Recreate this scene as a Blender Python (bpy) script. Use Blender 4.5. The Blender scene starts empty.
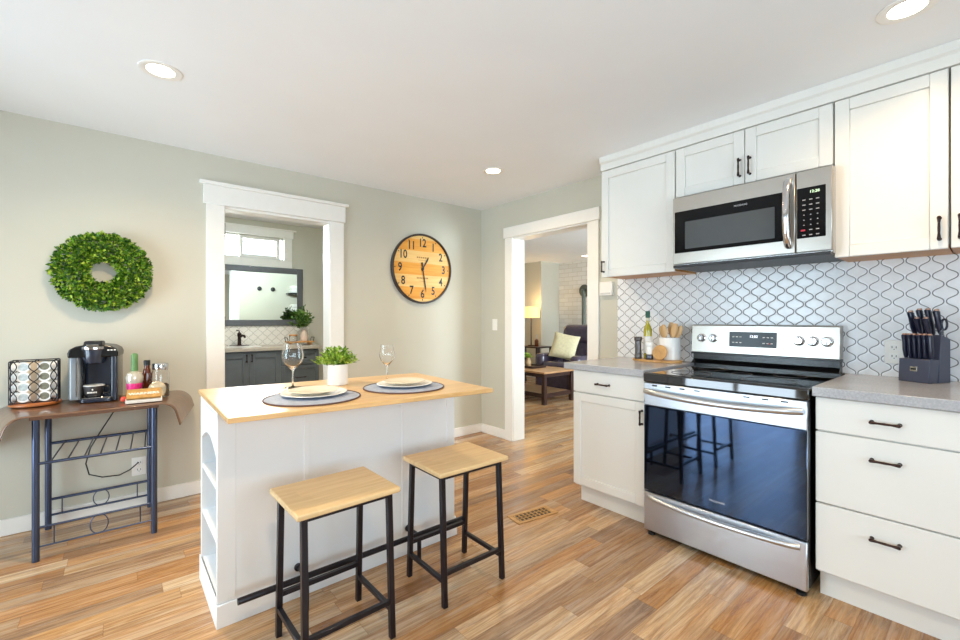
import bpy, math, random
from mathutils import Vector, Matrix, Euler
random.seed(7)
R = math.radians
PI = math.pi
scene = bpy.context.scene
COL = scene.collection

# ------------------------------------------------------------------ camera, world, lights, exposure
cam_d = bpy.data.cameras.new('camera'); cam = bpy.data.objects.new('camera', cam_d); COL.objects.link(cam)
cam.location = (0, 0, 1.195); cam.rotation_euler = (R(90), 0, R(-40))
cam_d.sensor_width = 36; cam_d.lens = 36*434.5/960; cam_d.shift_y = -1.4/960; cam_d.clip_start = .02
scene.camera = cam
CEIL = 2.338

w = bpy.data.worlds.new('daylight'); scene.world = w; w.use_nodes = True
bg = w.node_tree.nodes['Background']; bg.inputs[0].default_value = (.80, .90, 1, 1); bg.inputs[1].default_value = 2.6

def area(name, loc, rot, sx, sy, power, color):
    d = bpy.data.lights.new(name, 'AREA'); d.shape = 'RECTANGLE'; d.size = sx; d.size_y = sy
    d.energy = power; d.color = color
    o = bpy.data.objects.new(name, d); COL.objects.link(o); o.location = loc; o.rotation_euler = rot
    return o
DAY = (.72, .86, 1.0)
area('patio_daylight', (-2.12, 2.30, 1.05), (0, R(-100), 0), 1.95, 1.5, 76, DAY)      # outside the patio door, shining in
area('front_fill_light', (.5, -1.98, 1.30), (R(112), 0, 0), 2.7, 1.5, 52, DAY)   # added fill at an invented window behind the camera, tilted up to the ceiling
area('side_window_daylight', (-2.10, -.35, 1.45), (0, R(-90), 0), 1.2, 1.5, 30, DAY)
area('bath_window_daylight', (1.06, 5.80, 2.02), (R(-114), 0, 0), .95, .26, 150, (.9, .96, 1))
area('living_fill_light', (5.2, .05, 1.35), (R(90), 0, 0), 2.2, 1.4, 210, (.86, .93, 1))  # added fill that brightens the living room, from an invented window

scene.view_settings.view_transform = 'Standard'; scene.view_settings.look = 'None'
scene.view_settings.exposure = 0.20; scene.view_settings.gamma = 1; scene.view_settings.use_curve_mapping = False
scene.cycles.use_denoising = True
try: scene.cycles.denoiser = 'OPENIMAGEDENOISE'
except Exception: pass
scene.cycles.max_bounces = 10; scene.cycles.diffuse_bounces = 6; scene.cycles.glossy_bounces = 5
scene.cycles.transmission_bounces = 8; scene.cycles.transparent_max_bounces = 12
scene.cycles.caustics_reflective = False; scene.cycles.caustics_refractive = False
scene.cycles.sample_clamp_indirect = 4

# ------------------------------------------------------------------ materials
def s2l(c):
    return tuple(((v/255)/12.92 if v/255 <= .04045 else ((v/255+.055)/1.055)**2.4) for v in c)
class NT:
    def __init__(s, name):
        s.m = bpy.data.materials.new(name); s.m.use_nodes = True; s.t = s.m.node_tree
        s.b = s.t.nodes['Principled BSDF']; s.out = s.t.nodes['Material Output']
    def n(s, typ, **kw):
        x = s.t.nodes.new(typ)
        for k, v in kw.items(): setattr(x, k, v)
        return x
    def l(s, a, b): s.t.links.new(a, b)
    def math(s, op, a, b=None, c=None):
        x = s.n('ShaderNodeMath', operation=op)
        for i, v in enumerate((a, b, c)):
            if v is None: continue
            if isinstance(v, (int, float)): x.inputs[i].default_value = v
            else: s.l(v, x.inputs[i])
        return x.outputs[0]
    def mix(s, f, a, b, mode='MIX'):
        x = s.n('ShaderNodeMix', data_type='RGBA', blend_type=mode)
        for i, v in ((0, f), (6, a), (7, b)):
            if isinstance(v, (int, float)): x.inputs[i].default_value = v
            elif isinstance(v, tuple): x.inputs[i].default_value = (*v[:3], 1)
            else: s.l(v, x.inputs[i])
        return x.outputs[2]
    def ramp(s, f, stops, interp='LINEAR'):
        x = s.n('ShaderNodeValToRGB'); x.color_ramp.interpolation = interp; e = x.color_ramp.elements
        while len(e) < len(stops): e.new(.5)
        for i, (p, c) in enumerate(stops): e[i].position = p; e[i].color = (*c[:3], 1)
        s.l(f, x.inputs[0]); return x.outputs[0]
    def coord(s, kind='Object', scale=(1, 1, 1), rot=(0, 0, 0)):
        c = s.n('ShaderNodeTexCoord'); mp = s.n('ShaderNodeMapping'); mp.inputs['Scale'].default_value = scale; mp.inputs['Rotation'].default_value = rot
        s.l(c.outputs[kind], mp.inputs[0]); return mp.outputs[0]
    def noise(s, vec, scale, detail=3, rough=.5, dist=0):
        x = s.n('ShaderNodeTexNoise'); x.inputs['Scale'].default_value = scale; x.inputs['Detail'].default_value = detail
        x.inputs['Roughness'].default_value = rough; x.inputs['Distortion'].default_value = dist
        s.l(vec, x.inputs['Vector']); return x.outputs['Fac']
    def bump(s, h, strength=.2, dist=.002):
        x = s.n('ShaderNodeBump'); x.inputs['Strength'].default_value = strength; x.inputs['Distance'].default_value = dist
        s.l(h, x.inputs['Height']); s.l(x.outputs[0], s.b.inputs['Normal'])
    def set(s, **kw):
        for k, v in kw.items():
            k = k.replace('_', ' ')
            if isinstance(v, (int, float)): s.b.inputs[k].default_value = v
            elif isinstance(v, tuple): s.b.inputs[k].default_value = (*v[:3], 1)
            else: s.l(v, s.b.inputs[k])

def plain(name, rgb, rough=.5, metal=0, var=.05, scale=18, bump=0, coat=0, spec=None):
    t = NT(name); c = s2l(rgb); v = t.coord()
    f = t.noise(v, scale, 2)
    d = tuple(x*(1-var) for x in c); e = tuple(min(1, x*(1+var)) for x in c)
    t.set(Base_Color=t.ramp(f, [(.3, d), (.7, e)]), Roughness=rough, Metallic=metal)
    if coat: t.set(Coat_Weight=coat)
    if spec is not None: t.b.inputs['Specular IOR Level'].default_value = spec
    if bump: t.bump(t.noise(v, scale*12, 2), bump, .001)
    return t.m

def wood(name, c1, c2, grain=(2, 40, 40), strip=None, rough=.4, length=.45, var=.5, coat=0):
    """c1/c2 light and dark; grain scales per axis; strip=(axis along, axis across, width)"""
    t = NT(name); v = t.coord(scale=grain)
    f = t.noise(v, 1.0, 5, .6, .6)
    a, b = s2l(c1), s2l(c2)
    col = t.ramp(f, [(.25, b), (.5, tuple((x+y)/2 for x, y in zip(a, b))), (.75, a)])
    if strip:
        al, ac, wd = strip
        sp = t.n('ShaderNodeSeparateXYZ'); t.l(t.coord(), sp.inputs[0])
        row = t.math('FLOOR', t.math('DIVIDE', sp.outputs[ac], wd))
        wn = t.n('ShaderNodeTexWhiteNoise', noise_dimensions='1D'); t.l(row, wn.inputs['W'])
        cl = t.math('FLOOR', t.math('ADD', t.math('DIVIDE', sp.outputs[al], length), t.math('MULTIPLY', wn.outputs['Value'], 7.3)))
        cb = t.n('ShaderNodeCombineXYZ'); t.l(row, cb.inputs[0]); t.l(cl, cb.inputs[1])
        w2 = t.n('ShaderNodeTexWhiteNoise', noise_dimensions='3D'); t.l(cb.outputs[0], w2.inputs['Vector'])
        tone = t.ramp(w2.outputs['Value'], [(0, (1-var*.5,)*3), (1, (1+var*.0,)*3)])
        col = t.mix(1.0, col, tone, 'MULTIPLY')
    t.set(Base_Color=col, Roughness=rough)
    if coat: t.set(Coat_Weight=coat, Coat_Roughness=.15)
    return t.m

def floor_mat():
    t = NT('wood_plank_floor')
    sp = t.n('ShaderNodeSeparateXYZ'); t.l(t.coord(), sp.inputs[0])
    X, Y = sp.outputs[0], sp.outputs[1]
    W, L = .090, .74
    yr = t.math('DIVIDE', Y, W); row = t.math('FLOOR', yr)
    wn = t.n('ShaderNodeTexWhiteNoise', noise_dimensions='1D'); t.l(row, wn.inputs['W'])
    xr = t.math('ADD', t.math('DIVIDE', X, L), t.math('MULTIPLY', wn.outputs['Value'], 9.7)); colm = t.math('FLOOR', xr)
    cb = t.n('ShaderNodeCombineXYZ'); t.l(row, cb.inputs[0]); t.l(colm, cb.inputs[1])
    w2 = t.n('ShaderNodeTexWhiteNoise', noise_dimensions='3D'); t.l(cb.outputs[0], w2.inputs['Vector'])
    base = t.ramp(w2.outputs['Value'], [(0, s2l((146, 116, 90))), (.14, s2l((188, 146, 102))), (.30, s2l((208, 180, 148))),
        (.46, s2l((166, 138, 112))), (.62, s2l((214, 192, 162))), (.80, s2l((196, 152, 102))), (1, s2l((154, 130, 110)))])
    # grain stretched along the planks, shifted per plank
    ad = t.n('ShaderNodeVectorMath', operation='ADD'); t.l(t.coord(scale=(1.6, 26, 1)), ad.inputs[0])
    sc = t.n('ShaderNodeVectorMath', operation='SCALE'); t.l(w2.outputs['Color'], sc.inputs[0]); sc.inputs['Scale'].default_value = 30; t.l(sc.outputs[0], ad.inputs[1])
    g = t.noise(ad.outputs[0], 1.1, 8, .74, 2.6)
    g2 = t.noise(ad.outputs[0], .45, 3, .5, .4)
    gr = t.ramp(g, [(.32, (.34, .27, .23)), (.45, (.76, .70, .66)), (.56, (1.0, 1.0, 1.0)), (.72, (1.16, 1.16, 1.16))])
    c = t.mix(.85, base, gr, 'MULTIPLY')
    gold = t.ramp(g2, [(.35, (1.0, .90, .72)), (.5, (1, .97, .92)), (.65, (.88, .90, .93))])
    c = t.mix(.9, c, gold, 'MULTIPLY')
    cl = t.noise(ad.outputs[0], .62, 5, .7, 2.2)
    c = t.mix(.8, c, t.ramp(cl, [(.36, (.60, .53, .49)), (.46, (.94, .80, .64)), (.54, (1, 1, 1)), (.68, (1.14, 1.14, 1.15))]), 'MULTIPLY')
    pale = t.ramp(t.noise(ad.outputs[0], .9, 4, .7, .2), [(.56, (0, 0, 0)), (.72, (1, 1, 1))])
    c = t.mix(t.math('MULTIPLY', pale, .34), c, s2l((222, 206, 188)))
    fy = t.math('FRACT', yr); fx = t.math('FRACT', xr)
    ey = t.math('MINIMUM', fy, t.math('SUBTRACT', 1, fy)); ex = t.math('MINIMUM', fx, t.math('SUBTRACT', 1, fx))
    seam = t.math('MINIMUM', t.math('MULTIPLY', ey, W), t.math('MULTIPLY', ex, L))
    sf = t.ramp(t.math('DIVIDE', seam, .004), [(.2, (.62, .56, .50)), (.5, (1, 1, 1))])
    c = t.mix(.6, c, sf, 'MULTIPLY')
    t.set(Base_Color=c, Roughness=t.ramp(g, [(.3, (.30,)*3), (.7, (.19,)*3)]))
    t.b.inputs['Specular IOR Level'].default_value = .5
    t.bump(t.math('ADD', t.math('MULTIPLY', g, .3), sf), .12, .001)
    return t.m

def arabesque(name, tile, grout, axis, gw=.0027, w_=.0450, P=.081):
    t = NT(name); sp = t.n('ShaderNodeSeparateXYZ'); t.l(t.coord(), sp.inputs[0])
    u = t.math('DIVIDE', sp.outputs[axis], w_); th = t.math('MULTIPLY', sp.outputs[2], 2*PI/P)
    sn = t.math('MULTIPLY', t.math('ADD', t.math('SINE', th), t.math('MULTIPLY', t.math('SINE', t.math('MULTIPLY', th, 3)), .05)), .43)
    def d(o):
        z = t.math('ADD', u, o)
        return t.math('ABSOLUTE', t.math('SUBTRACT', z, t.math('MULTIPLY', t.math('ROUND', t.math('DIVIDE', z, 2)), 2)))
    e = d(t.math('MULTIPLY', sn, -1)); o = d(t.math('ADD', sn, -1))
    dm = t.math('MULTIPLY', t.math('MINIMUM', e, o), w_)
    cs = t.math('MULTIPLY', t.math('ADD', t.math('COSINE', th), t.math('MULTIPLY', t.math('COSINE', t.math('MULTIPLY', th, 3)), .15)), .43*w_*2*PI/P)
    dm = t.math('DIVIDE', dm, t.math('SQRT', t.math('ADD', 1, t.math('MULTIPLY', cs, cs))))
    f = t.ramp(t.math('DIVIDE', dm, gw), [(.55, (0, 0, 0)), (1.0, (1, 1, 1))])
    cloud = t.noise(t.coord(), 22, 3)
    tc = t.ramp(cloud, [(.3, tuple(x*.93 for x in s2l(tile))), (.7, s2l(tile))])
    t.set(Base_Color=t.mix(f, s2l(grout), tc), Roughness=t.ramp(f, [(0, (.8,)*3), (1, (.16,)*3)]))
    t.bump(t.ramp(t.math('DIVIDE', dm, gw*2.5), [(.3, (0, 0, 0)), (1.0, (1, 1, 1))]), .35, .002)
    return t.m

def steel(name, rgb=(206, 212, 220), rough=.32, axis=(2, 2, 90)):
    t = NT(name); f = t.noise(t.coord(scale=axis), 1, 2)
    c = s2l(rgb)
    t.set(Base_Color=t.ramp(f, [(.2, tuple(x*.97 for x in c)), (.8, c)]), Metallic=1.0, Roughness=t.ramp(f, [(.2, (rough*.95,)*3), (.8, (rough*1.05,)*3)]))
    return t.m

def glassy(name, rgb=(255, 255, 255), ior=1.45, rough=0, thin=False):
    t = NT(name)
    if thin:   # window pane: clear with a reflection
        tr = t.n('ShaderNodeBsdfTransparent'); tr.inputs[0].default_value = (*s2l(rgb), 1)
        gl = t.n('ShaderNodeBsdfGlossy'); gl.inputs['Roughness'].default_value = .01
        fr = t.n('ShaderNodeFresnel'); fr.inputs[0].default_value = 1.45
        mx = t.n('ShaderNodeMixShader'); t.l(fr.outputs[0], mx.inputs[0]); t.l(tr.outputs[0], mx.inputs[1]); t.l(gl.outputs[0], mx.inputs[2])
        t.l(mx.outputs[0], t.out.inputs[0])
    else:
        t.set(Base_Color=s2l(rgb), Roughness=rough, Transmission_Weight=1.0, IOR=ior)
    return t.m

def emit(name, rgb, strength):
    t = NT(name); t.set(Base_Color=(1, 1, 1), Emission_Color=s2l(rgb), Emission_Strength=strength); return t.m

def leafmat(name, stops, rough=.45):
    t = NT(name); g = t.n('ShaderNodeNewGeometry')
    t.set(Base_Color=t.ramp(g.outputs['Random Per Island'], [(p, s2l(c)) for p, c in stops]), Roughness=rough)
    t.b.inputs['Subsurface Weight'].default_value = 0
    return t.m

def brickmat():
    t = NT('white_painted_brick'); b = t.n('ShaderNodeTexBrick'); v = t.coord(rot=(0, R(0), 0))
    sp = t.n('ShaderNodeSeparateXYZ'); t.l(v, sp.inputs[0]); cb = t.n('ShaderNodeCombineXYZ')
    t.l(sp.outputs[1], cb.inputs[0]); t.l(sp.outputs[2], cb.inputs[1]); t.l(cb.outputs[0], b.inputs['Vector'])
    for k, v_ in (('Scale', 1), ('Mortar Size', .004), ('Brick Width', .22), ('Row Height', .085)): b.inputs[k].default_value = v_
    b.inputs['Color1'].default_value = (*s2l((222, 222, 220)), 1); b.inputs['Color2'].default_value = (*s2l((208, 208, 206)), 1)
    b.inputs['Mortar'].default_value = (*s2l((188, 184, 176)), 1)
    t.set(Base_Color=b.outputs[0], Roughness=.7); t.bump(t.math('SUBTRACT', 1, b.outputs['Fac']), .3, .008); return t.m

M = dict(
 wall=plain('sage_grey_wall_paint', (201, 198, 184), .6, bump=.04, var=.015, scale=3),
 ceil=plain('white_ceiling_paint', (240, 243, 246), .8, bump=.06, var=.01, scale=3),
 trim=plain('white_trim_paint', (240, 238, 233), .35, var=.01),
 cab=plain('white_cabinet_paint', (232, 231, 226), .32, var=.012, scale=4),
 island=plain('white_island_paint', (240, 241, 242), .4, var=.012, scale=4),
 under=wood('cabinet_underside_wood', (206, 144, 62), (166, 108, 38), (30, 3, 30)),
 floor=floor_mat(),
 butcher=wood('butcher_block_wood', (242, 204, 146), (216, 166, 102), (3, 46, 30), (0, 1, .042), .3, .5, .25, coat=.25),
 stoolwood=wood('stool_seat_wood', (236, 206, 156), (214, 178, 126), (4, 46, 30), (0, 1, .06), .45, .5, .2),
 slab=None, tile=arabesque('white_arabesque_tile', (240, 242, 246), (116, 116, 118), 1),
 bathtile=arabesque('cream_arabesque_tile', (236, 232, 224), (178, 172, 162), 0, .003, .05, .10),
 steel=steel('brushed_stainless_steel'), warmsteel=steel('warm_brushed_steel', (186, 180, 172), .30, (2, 2, 14)), steelv=steel('brushed_stainless_trim', (205, 205, 205), .24, (2, 90, 2)),
 chrome=plain('polished_chrome', (215, 215, 218), .12, 1),
 black=plain('black_enamel', (12, 12, 14), .25), blackmatte=plain('black_plastic', (22, 22, 24), .45),
 ovenglass=None, cooktop=plain('black_ceramic_glass', (10, 10, 12), .05, coat=1, var=0),
 panel=plain('black_glass_panel', (10, 10, 13), .12, spec=.22, var=0), bronze=plain('oil_rubbed_bronze', (58, 44, 42), .32, .85, var=.2), legmetal=plain('black_powder_coat', (26, 22, 30), .34, .3, coat=.1),
 slate=plain('slate_grey_cabinet_paint', (92, 99, 104), .4), mirrorframe=plain('charcoal_mirror_frame', (86, 88, 92), .35),
 mirror=plain('mirror_silver', (238, 246, 242), .01, 1, var=0),
 tubemetal=plain('blue_grey_steel_tube', (70, 80, 104), .28, .75, var=.05),
 glass=glassy('clear_glass'), pane=glassy('window_pane_glass', (250, 255, 255), thin=True),
 porcelain=plain('white_porcelain', (245, 244, 242), .2, var=.01), cream=plain('cream_stoneware', (228, 218, 196), .25, var=.03),
 paper=plain('white_paper', (236, 232, 224), .7), lampshade=None,
)
def slabmat():
    t = NT('grey_quartz'); v = t.coord(); a = t.noise(v, 140, 2); b = t.noise(v, 5, 4)
    t.set(Base_Color=t.mix(.5, t.ramp(a, [(.3, s2l((154, 156, 163))), (.7, s2l((194, 195, 199)))]), t.ramp(b, [(.3, s2l((166, 167, 172))), (.7, s2l((190, 189, 190)))])), Roughness=.18)
    return t.m
M['slab'] = slabmat()
def ovenmat():
    t = NT('dark_oven_glass'); t.set(Base_Color=s2l((6, 8, 14)), Roughness=.04, Metallic=0)
    t.b.inputs['IOR'].default_value = 2.2; t.b.inputs['Specular Tint'].default_value = (.36, .56, 1, 1)
    return t.m
M['ovenglass'] = ovenmat()

# ------------------------------------------------------------------ mesh helpers
WM = {}
class MB:
    def __init__(s): s.v = []; s.f = []
    def add(s, vs, fs):
        n = len(s.v); s.v += [tuple(p) for p in vs]; s.f += [tuple(i+n for i in q) for q in fs]; return s
    def box(s, x0, x1, y0, y1, z0, z1, mat=None):
        x0, x1 = min(x0, x1), max(x0, x1); y0, y1 = min(y0, y1), max(y0, y1); z0, z1 = min(z0, z1), max(z0, z1)
        vs = [(x0, y0, z0), (x1, y0, z0), (x1, y1, z0), (x0, y1, z0), (x0, y0, z1), (x1, y0, z1), (x1, y1, z1), (x0, y1, z1)]
        if mat is not None: vs = [mat @ Vector(p) for p in vs]
        return s.add(vs, [(3, 2, 1, 0), (4, 5, 6, 7), (0, 1, 5, 4), (1, 2, 6, 5), (2, 3, 7, 6), (3, 0, 4, 7)])
    def fb(s, fr, u0, u1, v0, v1, n0, n1):        # box in a frame (origin, u, v, n)
        o, u, v, n = fr; m = Matrix(((u.x, v.x, n.x, o.x), (u.y, v.y, n.y, o.y), (u.z, v.z, n.z, o.z), (0, 0, 0, 1)))
        k = len(s.f); s.box(u0, u1, v0, v1, n0, n1, m)
        if m.determinant() < 0: s.f[k:] = [tuple(reversed(q)) for q in s.f[k:]]
        return s
    def prism(s, poly, h0, h1, fn):               # poly 2d, fn(a, b, h) -> 3d
        n = len(poly); vs = [fn(a, b, h0) for a, b in poly]+[fn(a, b, h1) for a, b in poly]
        fs = [tuple(range(n-1, -1, -1)), tuple(range(n, 2*n))]+[(i, (i+1) % n, n+(i+1) % n, n+i) for i in range(n)]
        return s.add(vs, fs)
    def ring(s, rings, closed=True, cap=True):
        n = len(rings[0]); vs = [p for r in rings for p in r]; fs = []
        for k in range(len(rings)-1):
            for i in range(n): j = (i+1) % n; fs.append((k*n+i, k*n+j, (k+1)*n+j, (k+1)*n+i))
        if cap:
            fs.append(tuple(range(n-1, -1, -1))); m = (len(rings)-1)*n; fs.append(tuple(m+i for i in range(n)))
        return s.add(vs, fs)
    def lathe(s, c, prof, seg=28, axis=None, cap=True):   # prof [(r, h)], axis = Matrix to orient z
        rs = []
        for r, h in prof:
            q = []
            for i in range(seg):
                a = 2*PI*i/seg; p = Vector((r*math.cos(a), r*math.sin(a), h))
                if axis is not None: p = axis @ p
                q.append(p+Vector(c))
            rs.append(q)
        return s.ring(rs, cap=cap)
    def cyl(s, p0, p1, r0, r1=None, seg=16, cap=True):
        p0, p1 = Vector(p0), Vector(p1); r1 = r0 if r1 is None else r1; d = p1-p0
        q = d.to_track_quat('Z', 'Y').to_matrix()
        return s.lathe(p0, [(r0, 0), (r1, d.length)], seg, q, cap)
    def bar(s, p0, p1, a, b=None, up=(0, 0, 1)):    # rectangular bar
        p0, p1 = Vector(p0), Vector(p1); b = a if b is None else b; n = (p1-p0).normalized(); up = Vector(up)
        if abs(n.dot(up)) > .98: up = Vector((1, 0, 0))
        u = up.cross(n).normalized(); v = n.cross(u)
        return s.fb((p0, u, v, n), -a/2, a/2, -b/2, b/2, 0, (p1-p0).length)
    def tube(s, pts, r, seg=10, closed=False):
        pts = [Vector(p) for p in pts]; n = len(pts); rr = r if isinstance(r, (list, tuple)) else [r]*n; rings = []
        prev = None
        for i, p in enumerate(pts):
            a = pts[(i-1) % n] if (closed or i > 0) else p; b = pts[(i+1) % n] if (closed or i < n-1) else p
            t = (b-a).normalized()
            if prev is None: u = t.orthogonal().normalized()
            else: u = (prev-t*prev.dot(t)).normalized()
            prev = u; v = t.cross(u)
            rings.append([p+(u*math.cos(2*PI*k/seg)+v*math.sin(2*PI*k/seg))*rr[i] for k in range(seg)])
        if closed: rings.append(rings[0]); return s.ring(rings, cap=False)
        return s.ring(rings)
    def leaf(s, p, d, up, L, W, fold=.25):
        d = Vector(d).normalized(); u = Vector(up); side = d.cross(u)
        if side.length < 1e-3: side = d.orthogonal()
        side.normalize(); nn = side.cross(d).normalized(); p = Vector(p)
        a, b, m1, m2 = p, p+d*L, p+d*L*.5+side*W*.5+nn*W*fold, p+d*L*.5-side*W*.5+nn*W*fold
        return s.add([a, m1, b, m2], [(0, 1, 2), (0, 2, 3)])
    def build(s, name, mat, parent=None, bevel=0, smooth=True, world=True, seg=1, angle=38, **props):
        me = bpy.data.meshes.new(name); vs = s.v
        if parent is not None and world:
            inv = WM[parent.name].inverted(); vs = [inv @ Vector(p) for p in s.v]
        me.from_pydata([tuple(p) for p in vs], [], s.f); me.update()
        if smooth:
            me.polygons.foreach_set('use_smooth', [True]*len(me.polygons)); me.set_sharp_from_angle(angle=R(angle))
        me.materials.append(M[mat] if isinstance(mat, str) else mat)
        o = bpy.data.objects.new(name, me); COL.objects.link(o)
        if parent is not None: o.parent = parent; WM[o.name] = WM[parent.name].copy()
        else: WM[o.name] = Matrix.Identity(4)
        if bevel:
            b = o.modifiers.new('bevel', 'BEVEL'); b.width = bevel; b.segments = seg; b.limit_method = 'ANGLE'; b.angle_limit = R(40)
        for k, v in props.items(): o[k] = v
        return o

def thing(name, label, cat, loc=(0, 0, 0), rz=0, group=None):
    o = bpy.data.objects.new(name, None); COL.objects.link(o); o.location = loc; o.rotation_euler = (0, 0, rz)
    o.empty_display_size = .05
    WM[o.name] = Matrix.Translation(loc) @ Matrix.Rotation(rz, 4, 'Z'); o['label'] = label; o['category'] = cat
    if group: o['group'] = group
    return o
def tag(o, label, cat, group=None):
    o['label'] = label; o['category'] = cat
    if group: o['group'] = group
    return o
def struct(o): o['kind'] = 'structure'; return o
def copy_tree(o, parent=None, label=None):
    c = o.copy(); COL.objects.link(c)
    if parent is not None: c.parent = parent
    if label: c['label'] = label
    for ch in o.children: copy_tree(ch, c)
    return c
def V(*a): return Vector(a)
def text(mb, body, size, fr, cx, cy, n, sx=1.0, depth=.0006, weight=0):
    """flat lettering centred at (cx, cy) in frame fr, raised to n"""
    cu = bpy.data.curves.new('lettering', 'FONT'); cu.body = body; cu.size = size; cu.align_x = 'CENTER'; cu.align_y = 'CENTER'
    cu.offset = weight; cu.resolution_u = 3
    ob = bpy.data.objects.new('lettering', cu); me = bpy.data.meshes.new_from_object(ob)
    o, u, v, nn = fr
    mb.add([o+u*(cx+p.co.x*sx)+v*(cy+p.co.y)+nn*n for p in me.vertices], [tuple(p.vertices) for p in me.polygons])
    bpy.data.objects.remove(ob); bpy.data.curves.remove(cu); bpy.data.meshes.remove(me)

# ================================================================== SETTING
YW, XW = 3.515, 2.968          # back wall face, right wall face
TB, TR = .125, .146            # thickness
D1 = (.585, 1.345, 1.985)       # doorway in the back wall
D2 = (2.148, 3.034, 1.985)      # doorway in the right wall
FX0, FX1, FY0, FY1 = -2.0, 7.3, -1.85, 7.3
struct(MB().box(FX0, FX1, FY0, FY1, -.06, 0).build('floor', 'floor'))
struct(MB().box(FX0-.1, FX1, FY0-.1, FY1, CEIL, CEIL+.08).build('ceiling', 'ceil'))
m = MB(); a, b, h = D1
m.box(-2.0, a, YW, YW+TB, 0, CEIL).box(b, XW, YW, YW+TB, 0, CEIL).box(a, b, YW, YW+TB, h, CEIL)
struct(m.build('wall_back', 'wall'))
m = MB(); a, b, h = D2
m.box(XW, XW+TR, -1.85, a, 0, CEIL).box(XW, XW+TR, b, FY1, 0, CEIL).box(XW, XW+TR, a, b, h, CEIL)
struct(m.build('wall_right', 'wall'))
# left wall with patio door and window, front wall with a window added for fill light (both behind the camera)
m = MB(); x0, x1 = -2.1, -1.95
m.box(x0, x1, -1.85, -.95, 0, CEIL).box(x0, x1, .25, 1.55, 0, CEIL).box(x0, x1, 3.05, YW+TB, 0, CEIL)
m.box(x0, x1, -.95, .25, 0, .7).box(x0, x1, -.95, .25, 2.1, CEIL).box(x0, x1, 1.55, 3.05, 2.05, CEIL)
struct(m.build('wall_left', 'wall'))
m = MB(); y0, y1 = -1.95, -1.8
m.box(-2.1, -.85, y0, y1, 0, CEIL).box(1.85, 3.2, y0, y1, 0, CEIL).box(-.85, 1.85, y0, y1, 0, .6).box(-.85, 1.85, y0, y1, 2.1, CEIL)
struct(m.build('wall_front', 'wall'))
def window(name, fr, w_, h_, split, fw=.05, t=.06):
    m = MB()
    m.fb(fr, 0, fw, 0, h_, 0, t).fb(fr, w_-fw, w_, 0, h_, 0, t).fb(fr, fw, w_-fw, 0, fw, 0, t).fb(fr, fw, w_-fw, h_-fw, h_, 0, t)
    for s in split: m.fb(fr, s*w_-fw*.45, s*w_+fw*.45, fw, h_-fw, 0, t)
    o = struct(m.build(name, 'trim', bevel=.003))
    g = MB().fb(fr, fw, w_-fw, fw, h_-fw, t*.45, t*.45+.005).build('window_pane', 'pane', o)
    return o
window('door_3', (V(-2.03, 3.05, .02), V(0, -1, 0), V(0, 0, 1), V(1, 0, 0)), 1.5, 2.02, (.5,), .07)
window('window_2', (V(-2.03, .25, .7), V(0, -1, 0), V(0, 0, 1), V(1, 0, 0)), 1.2, 1.4, (.5,))
window('fill_window_3', (V(-.85, -1.88, .6), V(1, 0, 0), V(0, 0, 1), V(0, 1, 0)), 2.7, 1.5, (.33, .67))  # unseen window, added to let the front fill in
# bath room
BY = 5.56
m = MB()
m.box(-.5, .56, BY, BY+.13, 0, CEIL).box(1.565, XW, BY, BY+.13, 0, CEIL).box(.56, 1.565, BY, BY+.13, 0, 1.895).box(.56, 1.565, BY, BY+.13, 2.16, CEIL)
struct(m.build('wall_bath_back', 'wall'))
struct(MB().box(-.6, -.5, YW+TB, BY+.13, 0, CEIL).build('wall_bath_left', 'wall'))
window('window_1', (V(.56, BY+.05, 1.895), V(1, 0, 0), V(0, 0, 1), V(0, -1, 0)), 1.005, .265, (), .018, .03)
m = MB(); fr = (V(1.085, BY+.03, 1.905), V(1, 0, 0), V(0, 0, 1), V(0, -1, 0)); ww, hh = .43, .245
m.fb(fr, 0, .035, 0, hh, 0, .025).fb(fr, ww-.035, ww, 0, hh, 0, .025).fb(fr, .035, ww-.035, 0, .035, 0, .025).fb(fr, .035, ww-.035, hh-.035, hh, 0, .025)
struct(m.build('window_sash', 'trim', bevel=.002))
m = MB()     # casing of the bath window
m.box(1.56, 1.655, BY-.018, BY-.0005, 1.8955, 2.165).box(.465, .56, BY-.018, BY-.0005, 1.8955, 2.165).box(.45, 1.67, BY-.022, BY, 2.165, 2.255).box(.42, 1.70, BY-.035, BY, 2.25, 2.268)
m.box(.465, 1.655, BY-.018, BY-.0005, 1.806, 1.895)
struct(m.build('trim_4', 'trim', bevel=.002))
# living room
m = MB().box(7.05, 7.15, .2, 5.85, 0, CEIL); struct(m.build('wall_living_brick', brickmat()))
struct(MB().box(6.5, 7.2, 5.85, 7.2, 0, CEIL).build('wall_living_corner', 'wall'))
struct(MB().box(XW+TR, 6.5, 7.1, 7.2, 0, CEIL).build('wall_living_back', 'wall'))
m = MB(); y0, y1 = .15, .3
m.box(XW+TR, 4.1, y0, y1, 0, CEIL).box(6.3, 7.15, y0, y1, 0, CEIL).box(4.1, 6.3, y0, y1, 0, .65).box(4.1, 6.3, y0, y1, 2.05, CEIL)
struct(m.build('wall_living_front', 'wall'))
window('fill_window_4', (V(4.1, .2, .65), V(1, 0, 0), V(0, 0, 1), V(0, 1, 0)), 2.2, 1.4, (.5,))  # unseen window, added as the opening for the living room fill
# backsplash tiles on the kitchen wall
struct(MB().box(XW-.007, XW, -.2, 1.882, .905, 1.52).build('wall_backsplash', 'tile'))
struct(MB().box(.3, 1.86, BY-.008, BY, .88, 1.11).build('wall_bath_backsplash', 'bathtile'))
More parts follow.
